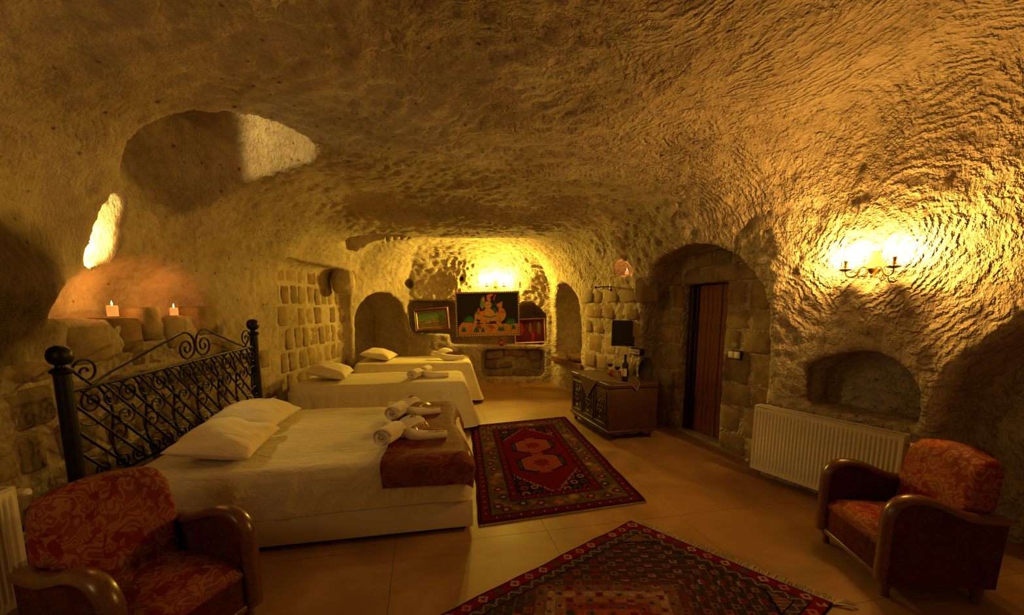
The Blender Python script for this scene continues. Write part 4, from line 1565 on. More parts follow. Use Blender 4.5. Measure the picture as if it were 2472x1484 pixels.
for x0, x1, z0, z1 in ((-PW / 2 - fw, PW / 2 + fw, -fw, 0), (-PW / 2 - fw, PW / 2 + fw, PH, PH + fw), (-PW / 2 - fw, -PW / 2, 0, PH), (PW / 2, PW / 2 + fw, 0, PH)):
    fr = MB().box((x0, -0.022, z0), (x1, 0.014, z1), 0.004).build('frame', 'picture_wood', pic)
    b = MB()
    hor = (x1 - x0) > (z1 - z0)
    n = int((x1 - x0 if hor else z1 - z0) / 0.04)
    for k in range(n):
        q = (k + 0.5) / n
        cx, cz = (x0 + (x1 - x0) * q, (z0 + z1) / 2) if hor else ((x0 + x1) / 2, z0 + (z1 - z0) * q)
        b.prism([(cx - 0.016, cz), (cx, cz - 0.012), (cx + 0.016, cz), (cx, cz + 0.012)], -0.0245, -0.021)
    b.build('inlay', 'plastic_white', fr, smooth=False)

# ---- small landscape
cv = Canvas(110, 66, 0, 100, 0, 60, (0.03, 0.07, 0.03))
q = np.stack([cv.X * 0.05, cv.Y * 0.16, 0 * cv.X], -1).reshape(-1, 3)
nn = fbm(q + 5, 2.0, 3, 2).reshape(cv.X.shape)
up = (cv.Y < 34)
cv.c[up] = (np.array((0.05, 0.11, 0.05))[None] + (nn[up, None] * 0.5 + 0.5) * np.array((0.16, 0.20, 0.10))[None])
cv.c[~up] = (np.array((0.10, 0.09, 0.02))[None] + (nn[~up, None] * 0.5 + 0.5) * np.array((0.18, 0.14, 0.04))[None])
cv.poly([(28, 44), (34, 34), (45, 30), (56, 30), (64, 32), (70, 42), (60, 46), (42, 48)], (0.34, 0.20, 0.07))
cv.line([(50, 33), (52, 45)], (0.12, 0.06, 0.02), 3); cv.line([(60, 34), (62, 44)], (0.14, 0.07, 0.02), 3)
cv.line([(30, 46), (70, 46)], (0.10, 0.06, 0.02), 3)
lw, lh = 0.56, 0.31
pic2 = empty('landscape_painting', (-1.57, 8.14, 1.07), 0, 'small landscape painting in a wide gilt frame, propped in the left niche', 'painting')
pic2.rotation_euler = (math.radians(-8), math.radians(-5.5), 0)
cells_mesh('canvas', flat_grid(lw, lh, 110, 66, -0.010) + np.array([0, 0, 0.065]), cv.c, 'paint', pic2)
MB().box((-lw / 2 - 0.05, -0.004, 0.01), (lw / 2 + 0.05, 0.012, lh + 0.12)).build('backing', 'picture_wood', pic2, smooth=False)
def mitred(parent, w, h, z0, d0, d1, y0, y1, mat, name):
    b = []
    for k in range(4):
        m = MB()
        c = [(-w / 2, z0), (w / 2, z0), (w / 2, z0 + h), (-w / 2, z0 + h)]
        sg = [(-1, -1), (1, -1), (1, 1), (-1, 1)]
        p, q_ = c[k], c[(k + 1) % 4]
        sp, sq = sg[k], sg[(k + 1) % 4]
        V = []
        for (pt, s_) in ((p, sp), (q_, sq)):
            for d, y in ((d0, y0 + 0.02), (d0, y0), ((d0 + d1) / 2, y1), (d1, y0 + 0.004), (d1, y0 + 0.03)):
                V.append((pt[0] + s_[0] * d, y, pt[1] + s_[1] * d))
        m.add(V, [(i, i + 1, i + 6, i + 5) for i in range(4)] + [(4, 0, 5, 9), (0, 1, 2, 3, 4), (9, 8, 7, 6, 5)])
        b.append(m.build(name, mat, parent, smooth=False))
    return b
mitred(pic2, lw, lh, 0.065, 0.0, 0.025, -0.016, -0.028, 'picture_gold', 'inner_frame')
mitred(pic2, lw, lh, 0.065, 0.025, 0.068, -0.020, -0.042, 'picture_wood', 'outer_frame')

# ---- dark red picture leaning in the right niche
cv = Canvas(90, 70, 0, 100, 0, 72, (0.035, 0.006, 0.004))
q = np.stack([cv.X * 0.06, cv.Y * 0.04, 0 * cv.X], -1).reshape(-1, 3)
nn = fbm(q + 2, 2.0, 3, 4).reshape(cv.X.shape)
cv.c += (nn[..., None] * 0.5 + 0.5) * np.array((0.05, 0.004, 0.003))
for cx, w, h_, c in ((20, 8, 20, (0.22, 0.015, 0.01)), (52, 6, 15, (0.12, 0.05, 0.01)), (82, 7, 18, (0.10, 0.06, 0.02)), (60, 5, 12, (0.30, 0.01, 0.015))):
    cv.ell(cx, 30 if cx != 60 else 56, w, h_, c)
    cv.ell(cx, 14 if cx != 60 else 46, w * 0.6, 5, tuple(x * 1.5 for x in c))
rw, rh = 0.58, 0.45
pic3 = empty('red_picture', (0.375, 8.34, 0.80), 0, 'dark red picture with pale thin frame leaning in the right niche behind the large painting', 'picture')
pic3.rotation_euler = (math.radians(-6), math.radians(-2.5), 0)
cells_mesh('canvas', flat_grid(rw, rh, 90, 70, -0.008) + np.array([0, 0, 0.03]), cv.c, 'paint', pic3)
MB().box((-rw / 2 - 0.02, -0.004, 0.01), (rw / 2 + 0.02, 0.012, rh + 0.05)).build('backing', 'picture_wood', pic3, smooth=False)
mitred(pic3, rw, rh, 0.03, 0.0, 0.03, -0.016, -0.024, 'picture_gold', 'frame')

# ---- copper pot on the back shelf
t = empty('copper_pot', (-0.21, 8.05, 0.775), 0, 'small shiny copper pot on the back shelf below the camel painting', 'pot')
MB().lathe([(0.0, 0), (0.035, 0.0), (0.055, 0.02), (0.062, 0.05), (0.052, 0.085), (0.034, 0.10), (0.040, 0.112), (0.036, 0.112), (0.030, 0.10), (0.0, 0.03)], n=24).build('body', 'copper', t)
for s in (-1, 1):
    MB().tube([(s * 0.03, 0, 0.108), (s * 0.032, -0.004, 0.135), (s * 0.018, -0.006, 0.14)], 0.004, 6).build('handle', 'copper', t)

# ------------------------------------------------------------------ rugs
def rug(name, corners, nu, nv, cols, label, zt=0.014, wav=0.0, seed=0):
    """corners: near left, near right, far right, far left"""
    A, B, C, D = (np.array(c, float) for c in corners)
    u, v = np.meshgrid(np.linspace(0, 1, nu + 1), np.linspace(0, 1, nv + 1), indexing='ij')
    ew = 0.0025 * np.sin(v * 17 + seed) + 0.002 * np.sin(v * 41)
    uu = u + np.where(u > 0.5, 1, -1) * np.abs(2 * u - 1) ** 6 * ew
    P = (1 - uu)[..., None] * (1 - v)[..., None] * A + uu[..., None] * (1 - v)[..., None] * B + uu[..., None] * v[..., None] * C + (1 - uu)[..., None] * v[..., None] * D
    c0 = P.reshape(-1, 2).mean(0)
    z = zt + wav * vnoise(np.column_stack([P.reshape(-1, 2), np.zeros(P[..., 0].size)]), 4.0, seed).reshape(u.shape)
    P3 = np.dstack([P - c0, z])
    t = empty(name, (c0[0], c0[1], 0), 0, label, 'rug')
    cells_mesh('pile', P3, cols, 'rug_wool', t, zt - 0.001, (0.09, 0.03, 0.02))
    return t, P3, c0

def rug1_cols(nu, nv):
    X, Y = np.meshgrid(np.arange(nu), np.arange(nv), indexing='ij')
    rr = np.random.RandomState(3)
    dark, red, red2, beige, olive, orange, navy, pale, brown = (0.018, 0.012, 0.012), (0.125, 0.010, 0.010), (0.10, 0.016, 0.012), (0.21, 0.135, 0.055), (0.10, 0.085, 0.035), (0.33, 0.095, 0.03), (0.014, 0.018, 0.022), (0.36, 0.25, 0.15), (0.07, 0.025, 0.015)
    C = np.tile(np.array(red2), (nu, nv, 1))
    e = np.minimum(np.minimum(X, nu - 1 - X), np.minimum(Y, nv - 1 - Y))
    along = np.where(np.minimum(X, nu - 1 - X) < np.minimum(Y, nv - 1 - Y), Y, X)
    C[e < 2] = (0.06, 0.012, 0.012)
    def guard(lo, hi, base, period, mot):
        m = (e >= lo) & (e < hi)
        C[m] = base
        c = (lo + hi - 1) / 2
        d = np.abs(e - c) + np.abs((along % period) - period / 2 + 0.5)
        C[m & (d < 2.3)] = mot[0]
        C[m & (d < 1.1)] = mot[1]
        C[(e == lo) | (e == hi - 1)] = dark
    guard(2, 10, (0.105, 0.012, 0.012), 9, (brown, pale))
    # wide border
    m = (e >= 10) & (e < 26)
    C[m] = olive
    s = np.abs(((along + (e - 10) * 1.0) % 22) - 11) + np.abs(e - 18) * 0.8
    C[m & (s < 5.5)] = beige
    k = (along // 14)
    ctr = np.abs((along % 14) - 7) ** 2 + (e - 18 + 3 * np.sin(k * 2.1)) ** 2
    pal = np.array([red, orange, (0.30, 0.20, 0.09), red, brown, (0.03, 0.03, 0.03)])
    idx = ((k * 7 + 3) % 6).astype(int)
    mm = m & (ctr < 17)
    C[mm] = pal[idx[mm]]
    mm = m & (ctr < 3)
    C[mm] = np.array(pale)
    dg = m & (np.abs(((along - e) % 19) - 9) < 0.8)
    C[dg] = brown
    guard(26, 34, (0.11, 0.012, 0.012), 11, (dark, pale))
    # field
    fx = (X - (nu - 1) / 2) / ((nu - 68) / 2)
    fy = (Y - (nv - 1) / 2) / ((nv - 68) / 2)
    f = e >= 34
    C[f] = navy
    k1, k2 = X // 9, Y // 10
    cc = ((X % 9) - 4) ** 2 + ((Y % 10) - 5) ** 2 * 0.7
    pal2 = np.array([(0.24, 0.05, 0.03), (0.34, 0.14, 0.06), (0.06, 0.055, 0.035), (0.17, 0.015, 0.015)])
    id2 = ((k1 * 5 + k2 * 3) % 4).astype(int)
    mm = f & (cc < 11)
    C[mm] = pal2[id2[mm]]
    C[f & (cc < 2)] = dark
    st = np.floor(np.abs(fy) * 26) / 26
    hexw = np.where(st < 0.50, 1.0, np.clip((1 - st) / 0.50, 0, 1))
    hx = f & (np.abs(fx) < hexw)
    hxo = f & (np.abs(fx) < hexw + 0.06) & ~hx
    C[hxo] = (0.26, 0.17, 0.10)
    C[hx] = red
    for cy in (-0.285, 0.285):
        dy = np.abs(fy - cy) / 0.255
        dx = np.abs(fx) / 0.74
        stp = np.floor(dx * 12) / 12
        sh = np.minimum(1.0, 1.18 - 0.62 * stp + 0.16 * (dx < 0.25))
        o = hx & (dy < sh) & (dx < 1.0)
        C[o] = dark
        g = hx & (dx > 0.84) & (dx < 0.98) & (dy < 0.42)
        C[g] = (0.05, 0.06, 0.03)
        i_ = hx & (dy < sh - 0.14) & (dx < 0.80)
        C[i_] = orange
        sp = i_ & (((X * 3 + Y * 5) % 17) < 4) & (dx + dy > 0.45)
        C[sp] = (0.10, 0.03, 0.02)
        rad = np.sqrt((fx / 0.24) ** 2 + ((fy - cy) / 0.10) ** 2)
        th = np.arctan2((fy - cy) * 2.4, fx)
        C[hx & (rad < 1 + 0.18 * np.cos(8 * th))] = (0.20, 0.012, 0.012)
        C[hx & (rad < 0.35)] = (0.09, 0.05, 0.03)
        lobe = hx & (np.abs(fx) < 0.20) & (np.abs(np.abs(fy - cy) - 0.235) < 0.035)
        C[lobe] = (0.28, 0.07, 0.03)
    C *= rr.uniform(0.8, 1.2, (nu, nv, 1)) * np.array((0.72, 0.58, 0.50))
    return C
NU1, NV1 = 132, 236
rug1, _, _ = rug('patterned_rug', [(-0.23, 2.68), (1.05, 3.04), (0.74, 5.57), (-0.53, 5.12)], NU1, NV1, rug1_cols(NU1, NV1), 'red wool rug with two orange medallions, lying between the beds and the chest', 0.012, 0.0)

def rug2_cols(nu, nv):
    X, Y = np.meshgrid(np.arange(nu), np.arange(nv), indexing='ij')
    rr = np.random.RandomState(5)
    e = np.minimum(np.minimum(X, nu - 1 - X), np.minimum(Y, nv - 1 - Y))
    along = np.where(np.minimum(X, nu - 1 - X) < np.minimum(Y, nv - 1 - Y), Y, X)
    fx, fy = (X - nu / 2) / (nu / 2), (Y - nv / 2) / (nv / 2)
    lev = (np.abs(fx) * 9 + np.abs(fy) * 13).astype(int)
    pal = np.array([(0.30, 0.035, 0.02), (0.26, 0.05, 0.03), (0.33, 0.08, 0.03), (0.18, 0.035, 0.03), (0.28, 0.11, 0.06), (0.30, 0.20, 0.13), (0.16, 0.08, 0.06), (0.09, 0.035, 0.028), (0.06, 0.028, 0.025), (0.045, 0.03, 0.028), (0.06, 0.025, 0.02), (0.04, 0.026, 0.022)])
    C = pal[np.clip(lev, 0, 11)]
    # rows of small stars
    k1, k2 = X // 9, Y // 9
    xx, yy = (X % 9) - 4, (Y % 9) - 4
    star = (np.abs(xx) + np.abs(yy) < 4) & ~((np.abs(xx) == 2) & (np.abs(yy) == 2))
    ps = np.array([(0.30, 0.10, 0.05), (0.14, 0.12, 0.10), (0.36, 0.24, 0.15), (0.22, 0.02, 0.02), (0.05, 0.07, 0.07), (0.26, 0.07, 0.05)])
    ids = ((k1 * 3 + k2 * 5 + lev) % 6).astype(int)
    C = np.where(star[..., None], ps[ids] * 0.85, C)
    C = np.where((star & (np.abs(xx) + np.abs(yy) < 2))[..., None], np.array((0.06, 0.02, 0.02)), C)
    edge = (np.abs(fx) * 9 + np.abs(fy) * 13) % 1 < 0.16
    C = np.where(edge[..., None], C * 0.35 + np.array((0.08, 0.06, 0.045)), C)
    # corner pieces
    cor = (np.abs(fx) * 9 + np.abs(fy) * 13) > 16.2
    C = np.where(cor[..., None], np.where((((X + Y) % 5) < 2)[..., None], np.array((0.20, 0.13, 0.07)), np.array((0.12, 0.055, 0.035))), C)
    cl = np.abs((np.abs(fx) * 9 + np.abs(fy) * 13) - 16.2) < 0.18
    C = np.where(cl[..., None], np.array((0.012, 0.012, 0.012)), C)
    # borders
    m = (e >= 9) & (e < 17)
    C[m] = (0.055, 0.038, 0.032)
    z = np.abs((along % 10) - 5)
    C[m & (np.abs((e - 9) * 0.8 - z) < 1)] = (0.20, 0.15, 0.10)
    m = e < 9
    C[m] = (0.155, 0.010, 0.016)
    d = np.abs(e - 4.5) * 0.9 + np.abs((along % 13) - 6)
    pb = np.array([(0.36, 0.26, 0.19), (0.34, 0.13, 0.08), (0.36, 0.26, 0.19), (0.05, 0.06, 0.04)])
    ib = ((along // 13) % 4).astype(int)
    mm = m & (d < 4)
    C[mm] = pb[ib[mm]]
    C[m & (d < 1.6)] = (0.17, 0.02, 0.02)
    C[(e == 9) | (e == 16) | (e == 0)] = (0.014, 0.010, 0.010)
    C *= rr.uniform(0.75, 1.25, (nu, nv, 1)) * np.array((0.80, 0.72, 0.78))
    return C
E1, E2 = np.array((0.700, -0.714)), np.array((-0.80, -0.60))
K = np.array((0.84, 2.73))
R2W, R2L = 1.14, 1.95
NU2, NV2 = 150, 250
# near left = K, "near right" = along the fringe side
rug2, P2, c2 = rug('kilim_rug', [tuple(K), tuple(K + E1 * R2W), tuple(K + E1 * R2W + E2 * R2L), tuple(K + E2 * R2L)], NU2, NV2, rug2_cols(NU2, NV2), 'multicoloured kilim rug with red border and pale fringe in the foreground', 0.013, 0.003, 3)
b = MB()
rr = random.Random(9)
for k in range(230):
    q = K + E1 * R2W * ((k + 0.5) / 230) - c2
    out = -E2
    L = rr.uniform(0.045, 0.085)
    s = rr.uniform(-0.45, 0.45)
    p0 = (q[0], q[1], 0.009)
    p1 = (q[0] + out[0] * L * 0.5 + E1[0] * s * L * 0.3, q[1] + out[1] * L * 0.5 + E1[1] * s * L * 0.3, 0.012 + rr.uniform(0, 0.008))
    p2 = (q[0] + out[0] * L + E1[0] * s * L, q[1] + out[1] * L + E1[1] * s * L, 0.004)
    b.tube([p0, p1, p2], [0.0022, 0.002, 0.001], 4, False)
for k in range(16):
    q = K + E1 * (R2W + 0.0) - c2
    d = np.array((0.9, -0.1)) * rr.uniform(0.08, 0.13) + np.array((0.2, 1)) * rr.uniform(-0.035, 0.05)
    b.tube([(q[0] - 0.01, q[1], 0.010), (q[0] + d[0] * 0.5, q[1] + d[1] * 0.5, 0.016), (q[0] + d[0], q[1] + d[1], 0.004)], 0.002, 4, False)
tag(b.build('fringe', 'fringe', rug2, angle=0), kind='stuff')
# the short pale ends of the first rug
b = MB()
for k in range(150):
    a = np.array((-0.23, 2.68)); c = np.array((1.05, 3.04))
    q = a + (c - a) * (k + 0.5) / 150
    L = rr.uniform(0.006, 0.014)
    cc = np.array([rug1.location.x, rug1.location.y])
    q = q - cc
    b.tube([(q[0], q[1], 0.009), (q[0] + 0.1 * L, q[1] - L, 0.004)], 0.0035, 4, False)
tag(b.build('fringe', 'fringe', rug1, angle=0), kind='stuff')
# ------------------------------------------------------------------ radiators
def radiator(loc, rz, L, label, valve_end=1, H=0.58, low=0.08):
    """front faces -y, length along x"""
    t = empty('radiator', loc, rz, label, 'radiator')
    nf = int(L / 0.0285)
    D = 0.10
    # fluted front sheet
    xs, dep = [0.0, 0.012], [0.0, 0.0]
    p = (L - 0.03) / nf
    for k in range(nf):
        for q, d in ((0.18, 0.0), (0.30, 1.0), (0.72, 1.0), (0.84, 0.0)):
            xs.append(0.015 + (k + q) * p); dep.append(d)
    xs += [L - 0.012, L]; dep += [0.0, 0.0]
    zs = [(0.0, 0.0), (0.025, 0.0), (0.038, 0.35), (0.052, 1.0), (H - 0.058, 1.0), (H - 0.044, 0.35), (H - 0.032, 0.0), (H, 0.0)]
    P = np.array([[(x, -D + 0.011 * d * g, low + z) for z, g in zs] for x, d in zip(xs, dep)])
    MB().grid(P).build('front_panel', 'radiator_white', t, angle=0)
    MB().box((0.0, -D + 0.0125, low), (L, -D + 0.016, low + H)).build('water_panel', 'radiator_white', t, smooth=False)
    MB().box((0.004, -0.016, low + 0.01), (L - 0.004, -0.004, low + H - 0.01)).build('back_panel', 'radiator_white', t, smooth=False)
    for x0 in (-0.002, L - 0.001):
        MB().box((x0, -D - 0.001, low - 0.003), (x0 + 0.004, -0.004, low + H + 0.006)).build('side_cover', 'radiator_white', t, smooth=False)
    # top grille: rails and slats
    for y0 in (-D, -0.012):
        MB().box((0, y0, low + H - 0.006), (L, y0 + 0.010, low + H + 0.005)).build('grille_rail', 'radiator_white', t, smooth=False)
    b = MB()
    for y0 in np.linspace(-D + 0.018, -0.022, 5):
        b.box((0.004, y0, low + H - 0.006), (L - 0.004, y0 + 0.006, low + H + 0.002))
    n = int(L / 0.02)
    for k in range(n):
        b.box((0.006 + k * L / n, -D + 0.01, low + H - 0.008), (0.012 + k * L / n, -0.012, low + H - 0.002))
    b.build('grille', 'radiator_grille', t, smooth=False)
    xe = L if valve_end > 0 else 0.0
    s = 1 if valve_end > 0 else -1
    v = MB().tube([(xe, -0.05, low + H - 0.05), (xe + s * 0.06, -0.05, low + H - 0.05)], 0.011, 10).build('valve', 'brass', t)
    MB().lathe([(0.0, 0), (0.018, 0.0), (0.020, 0.012), (0.017, 0.03), (0.019, 0.05), (0.012, 0.06), (0, 0.06)], n=14).xf(Matrix.Translation((xe + s * 0.055, -0.05, low + H - 0.05)) @ Matrix.Rotation(PI / 2, 4, 'X')).build('valve_head', 'plastic_white', v)
    MB().tube([(xe + s * 0.05, -0.05, low + H - 0.05), (xe + s * 0.055, -0.04, low + H - 0.07), (xe + s * 0.055, 0.01, low + H - 0.075)], 0.008, 8).build('pipe', 'old_brass', v)
    v2 = MB().tube([(L - xe, -0.05, low + 0.05), (L - xe - s * 0.05, -0.05, low + 0.05)], 0.010, 10).build('valve', 'brass', t)
    MB().lathe([(0.0, 0), (0.013, 0.0), (0.014, 0.015), (0.011, 0.028), (0, 0.028)], n=12).xf(Matrix.Translation((L - xe - s * 0.045, -0.062, low + 0.05)) @ Matrix.Rotation(PI / 2, 4, 'X')).build('valve_cap', 'plastic_white', v2)
    for xx in (0.12, L - 0.12):
        MB().box((xx, -0.02, low + 0.05), (xx + 0.03, 0.04, low + H - 0.10)).build('bracket', 'radiator_white', t, smooth=False)
    return t
# front line of the right radiator runs (2.15, 3.55) -> (2.62, 2.66)
ra = math.atan2(2.66 - 3.55, 2.62 - 2.15)
nrm_ = (math.cos(ra + PI / 2), math.sin(ra + PI / 2))
radiator((2.15 + nrm_[0] * 0.10, 3.55 + nrm_[1] * 0.10, 0), ra, 1.01, 'white ribbed panel radiator under the wall niche beside the door', 1, 0.57, 0.08)
radiator((-2.36, 0.95, 0), math.radians(98), 0.92, 'white panel radiator cut off at the left edge, beside the shadowed armchair', 1, 0.57, 0.08)

# ------------------------------------------------------------------ brass wall lamps with two candle bulbs
def sconce(p, n, label, mat, scale=1.0):
    """local y = out from the wall"""
    rz = math.atan2(n[1], n[0]) - PI / 2
    t = empty('wall_lamp', p, rz, label, 'wall lamp', 'brass wall lamps')
    t.scale = (scale,) * 3
    outl = [(0, -0.085), (0.022, -0.06), (0.040, -0.035), (0.070, -0.022), (0.085, 0.0), (0.060, 0.012), (0.042, 0.035), (0.040, 0.07), (0.025, 0.105), (0, 0.12)]
    outl = outl + [(-x, z) for x, z in outl[-2:0:-1]]
    MB().prism(outl, 0.0, 0.012).build('backplate', 'old_brass', t)
    MB().lathe([(0, -0.075), (0.008, -0.07), (0.012, -0.055), (0.006, -0.045), (0.020, -0.03), (0.034, -0.008), (0.036, 0.0), (0.030, 0.006), (0.012, 0.012), (0.006, 0.03), (0, 0.034)], (0, 0.045, -0.03), 16).build('urn', 'brass', t)
    for s in (-1, 1):
        A = MB()
        path = bez((s * 0.015, 0.045, -0.04), (s * 0.05, 0.06, 0.005), (s * 0.075, 0.07, -0.01), (s * 0.085, 0.065, -0.055), 10) + bez((s * 0.085, 0.065, -0.055), (s * 0.095, 0.065, -0.105), (s * 0.165, 0.075, -0.11), (s * 0.165, 0.098, -0.045), 12)[1:]
        A.tube(path, [0.006 + 0.003 * math.sin(PI * i / (len(path) - 1)) for i in range(len(path))], 8)
        arm = A.build('arm', 'brass', t)
        c = spiral((0.0, 0.0), 0.042, 0.008, 0.5 * PI, 0.5 * PI - s * 2.2 * PI, 24)
        MB().tube([(s * 0.052 + x, 0.06, -0.085 + z) for x, z in c], 0.004, 6).build('scroll', 'brass', arm)
        cx, cy = s * 0.165, 0.098
        MB().lathe([(0.0, -0.046), (0.010, -0.046), (0.040, -0.038), (0.052, -0.026), (0.050, -0.026), (0.038, -0.034), (0.008, -0.040)], (cx, cy, 0), 24).build('drip_pan', 'old_brass', arm)
        MB().lathe([(0.010, -0.040), (0.007, -0.03), (0.007, -0.018), (0.017, -0.010), (0.014, -0.002), (0.012, 0.002), (0.016, 0.006), (0.010, 0.009), (0.015, 0.04), (0.017, 0.042), (0.017, 0.048), (0.0, 0.048)], (cx, cy, 0), 16).build('candle_cup', 'brass', arm)
        MB().lathe([(0.011, 0.048), (0.013, 0.055), (0.0175, 0.068), (0.0185, 0.080), (0.016, 0.098), (0.010, 0.118), (0.004, 0.132), (0.0, 0.136)], (cx, cy, 0), 16).build('bulb', mat, arm)
    return t
pr = sight(2114, 640)
nr = rock_normal(pr, 0.15)
sconce((pr[0] + nr[0] * 0.01, pr[1] + nr[1] * 0.01, pr[2]), nr, 'brass wall lamp with two lit candle bulbs above the radiator niche', 'bulb_right', 0.84)
pb_ = sight(1196, 690)
sconce((pb_[0], pb_[1] - 0.02, pb_[2] + 0.02), (0, -1), 'brass wall lamp with two lit candle bulbs above the camel painting', 'bulb_back', 1.0)

# ------------------------------------------------------------------ candles
def candle(loc, label, r=0.032, h=0.075):
    t = empty('candle', loc, 0, label, 'candle', 'lit candles')
    MB().lathe([(0.0, 0.0), (r, 0.0), (r * 1.02, h * 0.5), (r, h), (r * 0.86, h + 0.003), (r * 0.7, h - 0.008), (0.0, h - 0.012)], n=20).build('wax', 'candle_wax', t)
    MB().tube([(0, 0, h - 0.012), (0.001, 0, h + 0.006)], 0.0015, 6).build('wick', 'plastic_black', t)
    MB().lathe([(0.0, 0.0), (0.004, 0.004), (0.006, 0.011), (0.0045, 0.021), (0.002, 0.031), (0.0, 0.036)], (0, 0, h + 0.003), 12).build('flame', 'flame', t)
    point_light('candle_light', (loc[0], loc[1], loc[2] + h + 0.03), 2.2, CANDLE, 0.012)
    return t
candle((-2.90, 3.00, 1.445), 'lit candle on the stone ledge, left of the two above the headboard')
candle((-2.83, 3.46, 1.445), 'lit candle on the stone ledge, right of the two above the headboard', 0.028, 0.06)
candle((1.49, 5.42, 1.942), 'small lit candle in the rock pocket above the television', 0.022, 0.04)

# ------------------------------------------------------------------ wooden bench slab in the right alcove, plaid cushion
bs = [W_RALC.pt(a, n, 0) for a, n in ((0.12, 0.55), (0.12, -0.06), (1.52, -0.06), (1.52, 0.50))]
b = MB().prism([(p[0], p[1]) for p in bs], 0.50, 0.57, 'xy')
o = b.build('bench_board', 'wood_bench', smooth=False)
tag(o, 'thick wooden bench board set in the arched alcove behind the chest', 'bench')
MB()
def plaid_cols(nu, nv):
    X, Y = np.meshgrid(np.arange(nu), np.arange(nv), indexing='ij')
    base = np.tile(np.array((0.33, 0.22, 0.10)), (nu, nv, 1))
    for per, wdt, c in ((22, 9, (0.13, 0.075, 0.04)), (22, 2, (0.45, 0.33, 0.18))):
        base[(X % per) < wdt] = base[(X % per) < wdt] * 0.5 + np.array(c) * 0.5
        base[((Y + 6) % per) < wdt] = base[((Y + 6) % per) < wdt] * 0.5 + np.array(c) * 0.5
    return base
t = empty('plaid_blanket', W_RALC.pt(1.02, 0.16, 0.572), math.atan2(W_RALC.t[1], W_RALC.t[0]), 'folded tan plaid blanket on the bench board in the alcove', 'blanket')
n = 60
U, V_ = np.meshgrid(np.linspace(-1, 1, n + 1), np.linspace(-1, 1, n + 1), indexing='ij')
Tt = ((1 - np.abs(U) ** 6) * (1 - np.abs(V_) ** 6)).clip(0) ** 0.45
for sgn, nm in ((1, 'blanket_top'), (-1, 'blanket_base')):
    Pz = 0.06 + sgn * 0.06 * Tt + (0.006 * np.sin(U * 5) * Tt if sgn > 0 else 0)
    o = cells_mesh(nm, np.stack([U * 0.23 * (1 - 0.04 * (1 - Tt)), V_ * 0.19, Pz], -1), plaid_cols(n, n), 'plaid', t)
    o.data.shade_smooth()

# ------------------------------------------------------------------ carved chest
CA, CB = np.array((0.82, 5.53)), np.array((1.09, 4.50))
cl = float(np.linalg.norm(CB - CA))
cz = math.atan2(CB[1] - CA[1], CB[0] - CA[0])
# local x from far front corner to near front corner, local y toward the wall
cyv = np.array((-math.sin(cz), math.cos(cz)))
CD, CH = 0.62, 0.66
chest = empty('carved_chest', (CA[0], CA[1], 0), cz, 'dark carved wooden chest on small feet below the television', 'chest')
MB().box((0, 0, 0.10), (cl, CD, 0.60), 0.008).build('body', 'wood_chest', chest)
MB().box((-0.012, -0.014, 0.605), (cl + 0.014, CD, CH), 0.012).build('lid', 'wood_chest', chest)
MB().box((-0.014, -0.018, 0.095), (cl + 0.016, CD, 0.125), 0.008).build('base_moulding', 'wood_chest', chest)
for x in (0.05, cl - 0.05):
    for y in (0.05, CD - 0.06):
        MB().lathe([(0.0, 0.0), (0.018, 0.0), (0.024, 0.02), (0.018, 0.05), (0.034, 0.075), (0.036, 0.10)], (x, y, 0), 12).build('foot', 'wood_chest', chest)
for k in range(2):
    b = MB()
    pts = [(cl + 0.006, CD * (0.05 + 0.9 * i / 20), 0.10 - 0.028 * abs(math.sin(PI * i / 20 * 3)) ** 0.6) for i in range(21)] if k == 0 else [(cl * (0.05 + 0.9 * i / 24), -0.008, 0.10 - 0.024 * abs(math.sin(PI * i / 24 * 4)) ** 0.6) for i in range(25)]
    V = []
    for x, y, z in pts:
        V += [(x, y, 0.11), (x, y, z), ]
    thick = (-0.02, 0) if k == 0 else (0, 0.02)
    P = np.array(V).reshape(len(pts), 2, 3)
    o = b.grid(P).build('apron', 'wood_chest', chest, smooth=False)
    md = o.modifiers.new('thick', 'SOLIDIFY'); md.thickness = 0.015; md.offset = 0
# carved front panels and rosettes
for x0, x1 in ((0.06, cl * 0.33), (cl * 0.36, cl * 0.64), (cl * 0.67, cl - 0.06)):
    fr_ = MB()
    for lo, hi in (((x0, -0.010, 0.17), (x1, 0.0, 0.19)), ((x0, -0.010, 0.54), (x1, 0.0, 0.56)), ((x0, -0.010, 0.19), (x0 + 0.02, 0.0, 0.54)), ((x1 - 0.02, -0.010, 0.19), (x1, 0.0, 0.54))):
        fr_.box(lo, hi, 0.003)
    pnl = fr_.build('panel_moulding', 'wood_chest', chest)
    b = MB()
    cx, cz_ = (x0 + x1) / 2, 0.365
    for k in range(8):
        a = k * PI / 4
        b.blob((cx + 0.05 * math.cos(a), -0.002, cz_ + 0.07 * math.sin(a)), (0.026, 0.010, 0.030), 1)
    b.blob((cx, -0.003, cz_), (0.024, 0.012, 0.024), 1)
    for k in range(6):
        a = k * PI / 3 + 0.3
        b.tube([(cx + 0.09 * math.cos(a), -0.003, cz_ + 0.12 * math.sin(a)), (cx + 0.105 * math.cos(a + 0.3), -0.004, cz_ + 0.14 * math.sin(a + 0.3)), (cx + 0.085 * math.cos(a + 0.6), -0.003, cz_ + 0.13 * math.sin(a + 0.6))], 0.006, 5)
    b.build('carving', 'wood_chest', pnl, angle=0)
def chp(x, y, z):
    return (CA[0] + x * math.cos(cz) - y * math.sin(cz), CA[1] + x * math.sin(cz) + y * math.cos(cz), z)
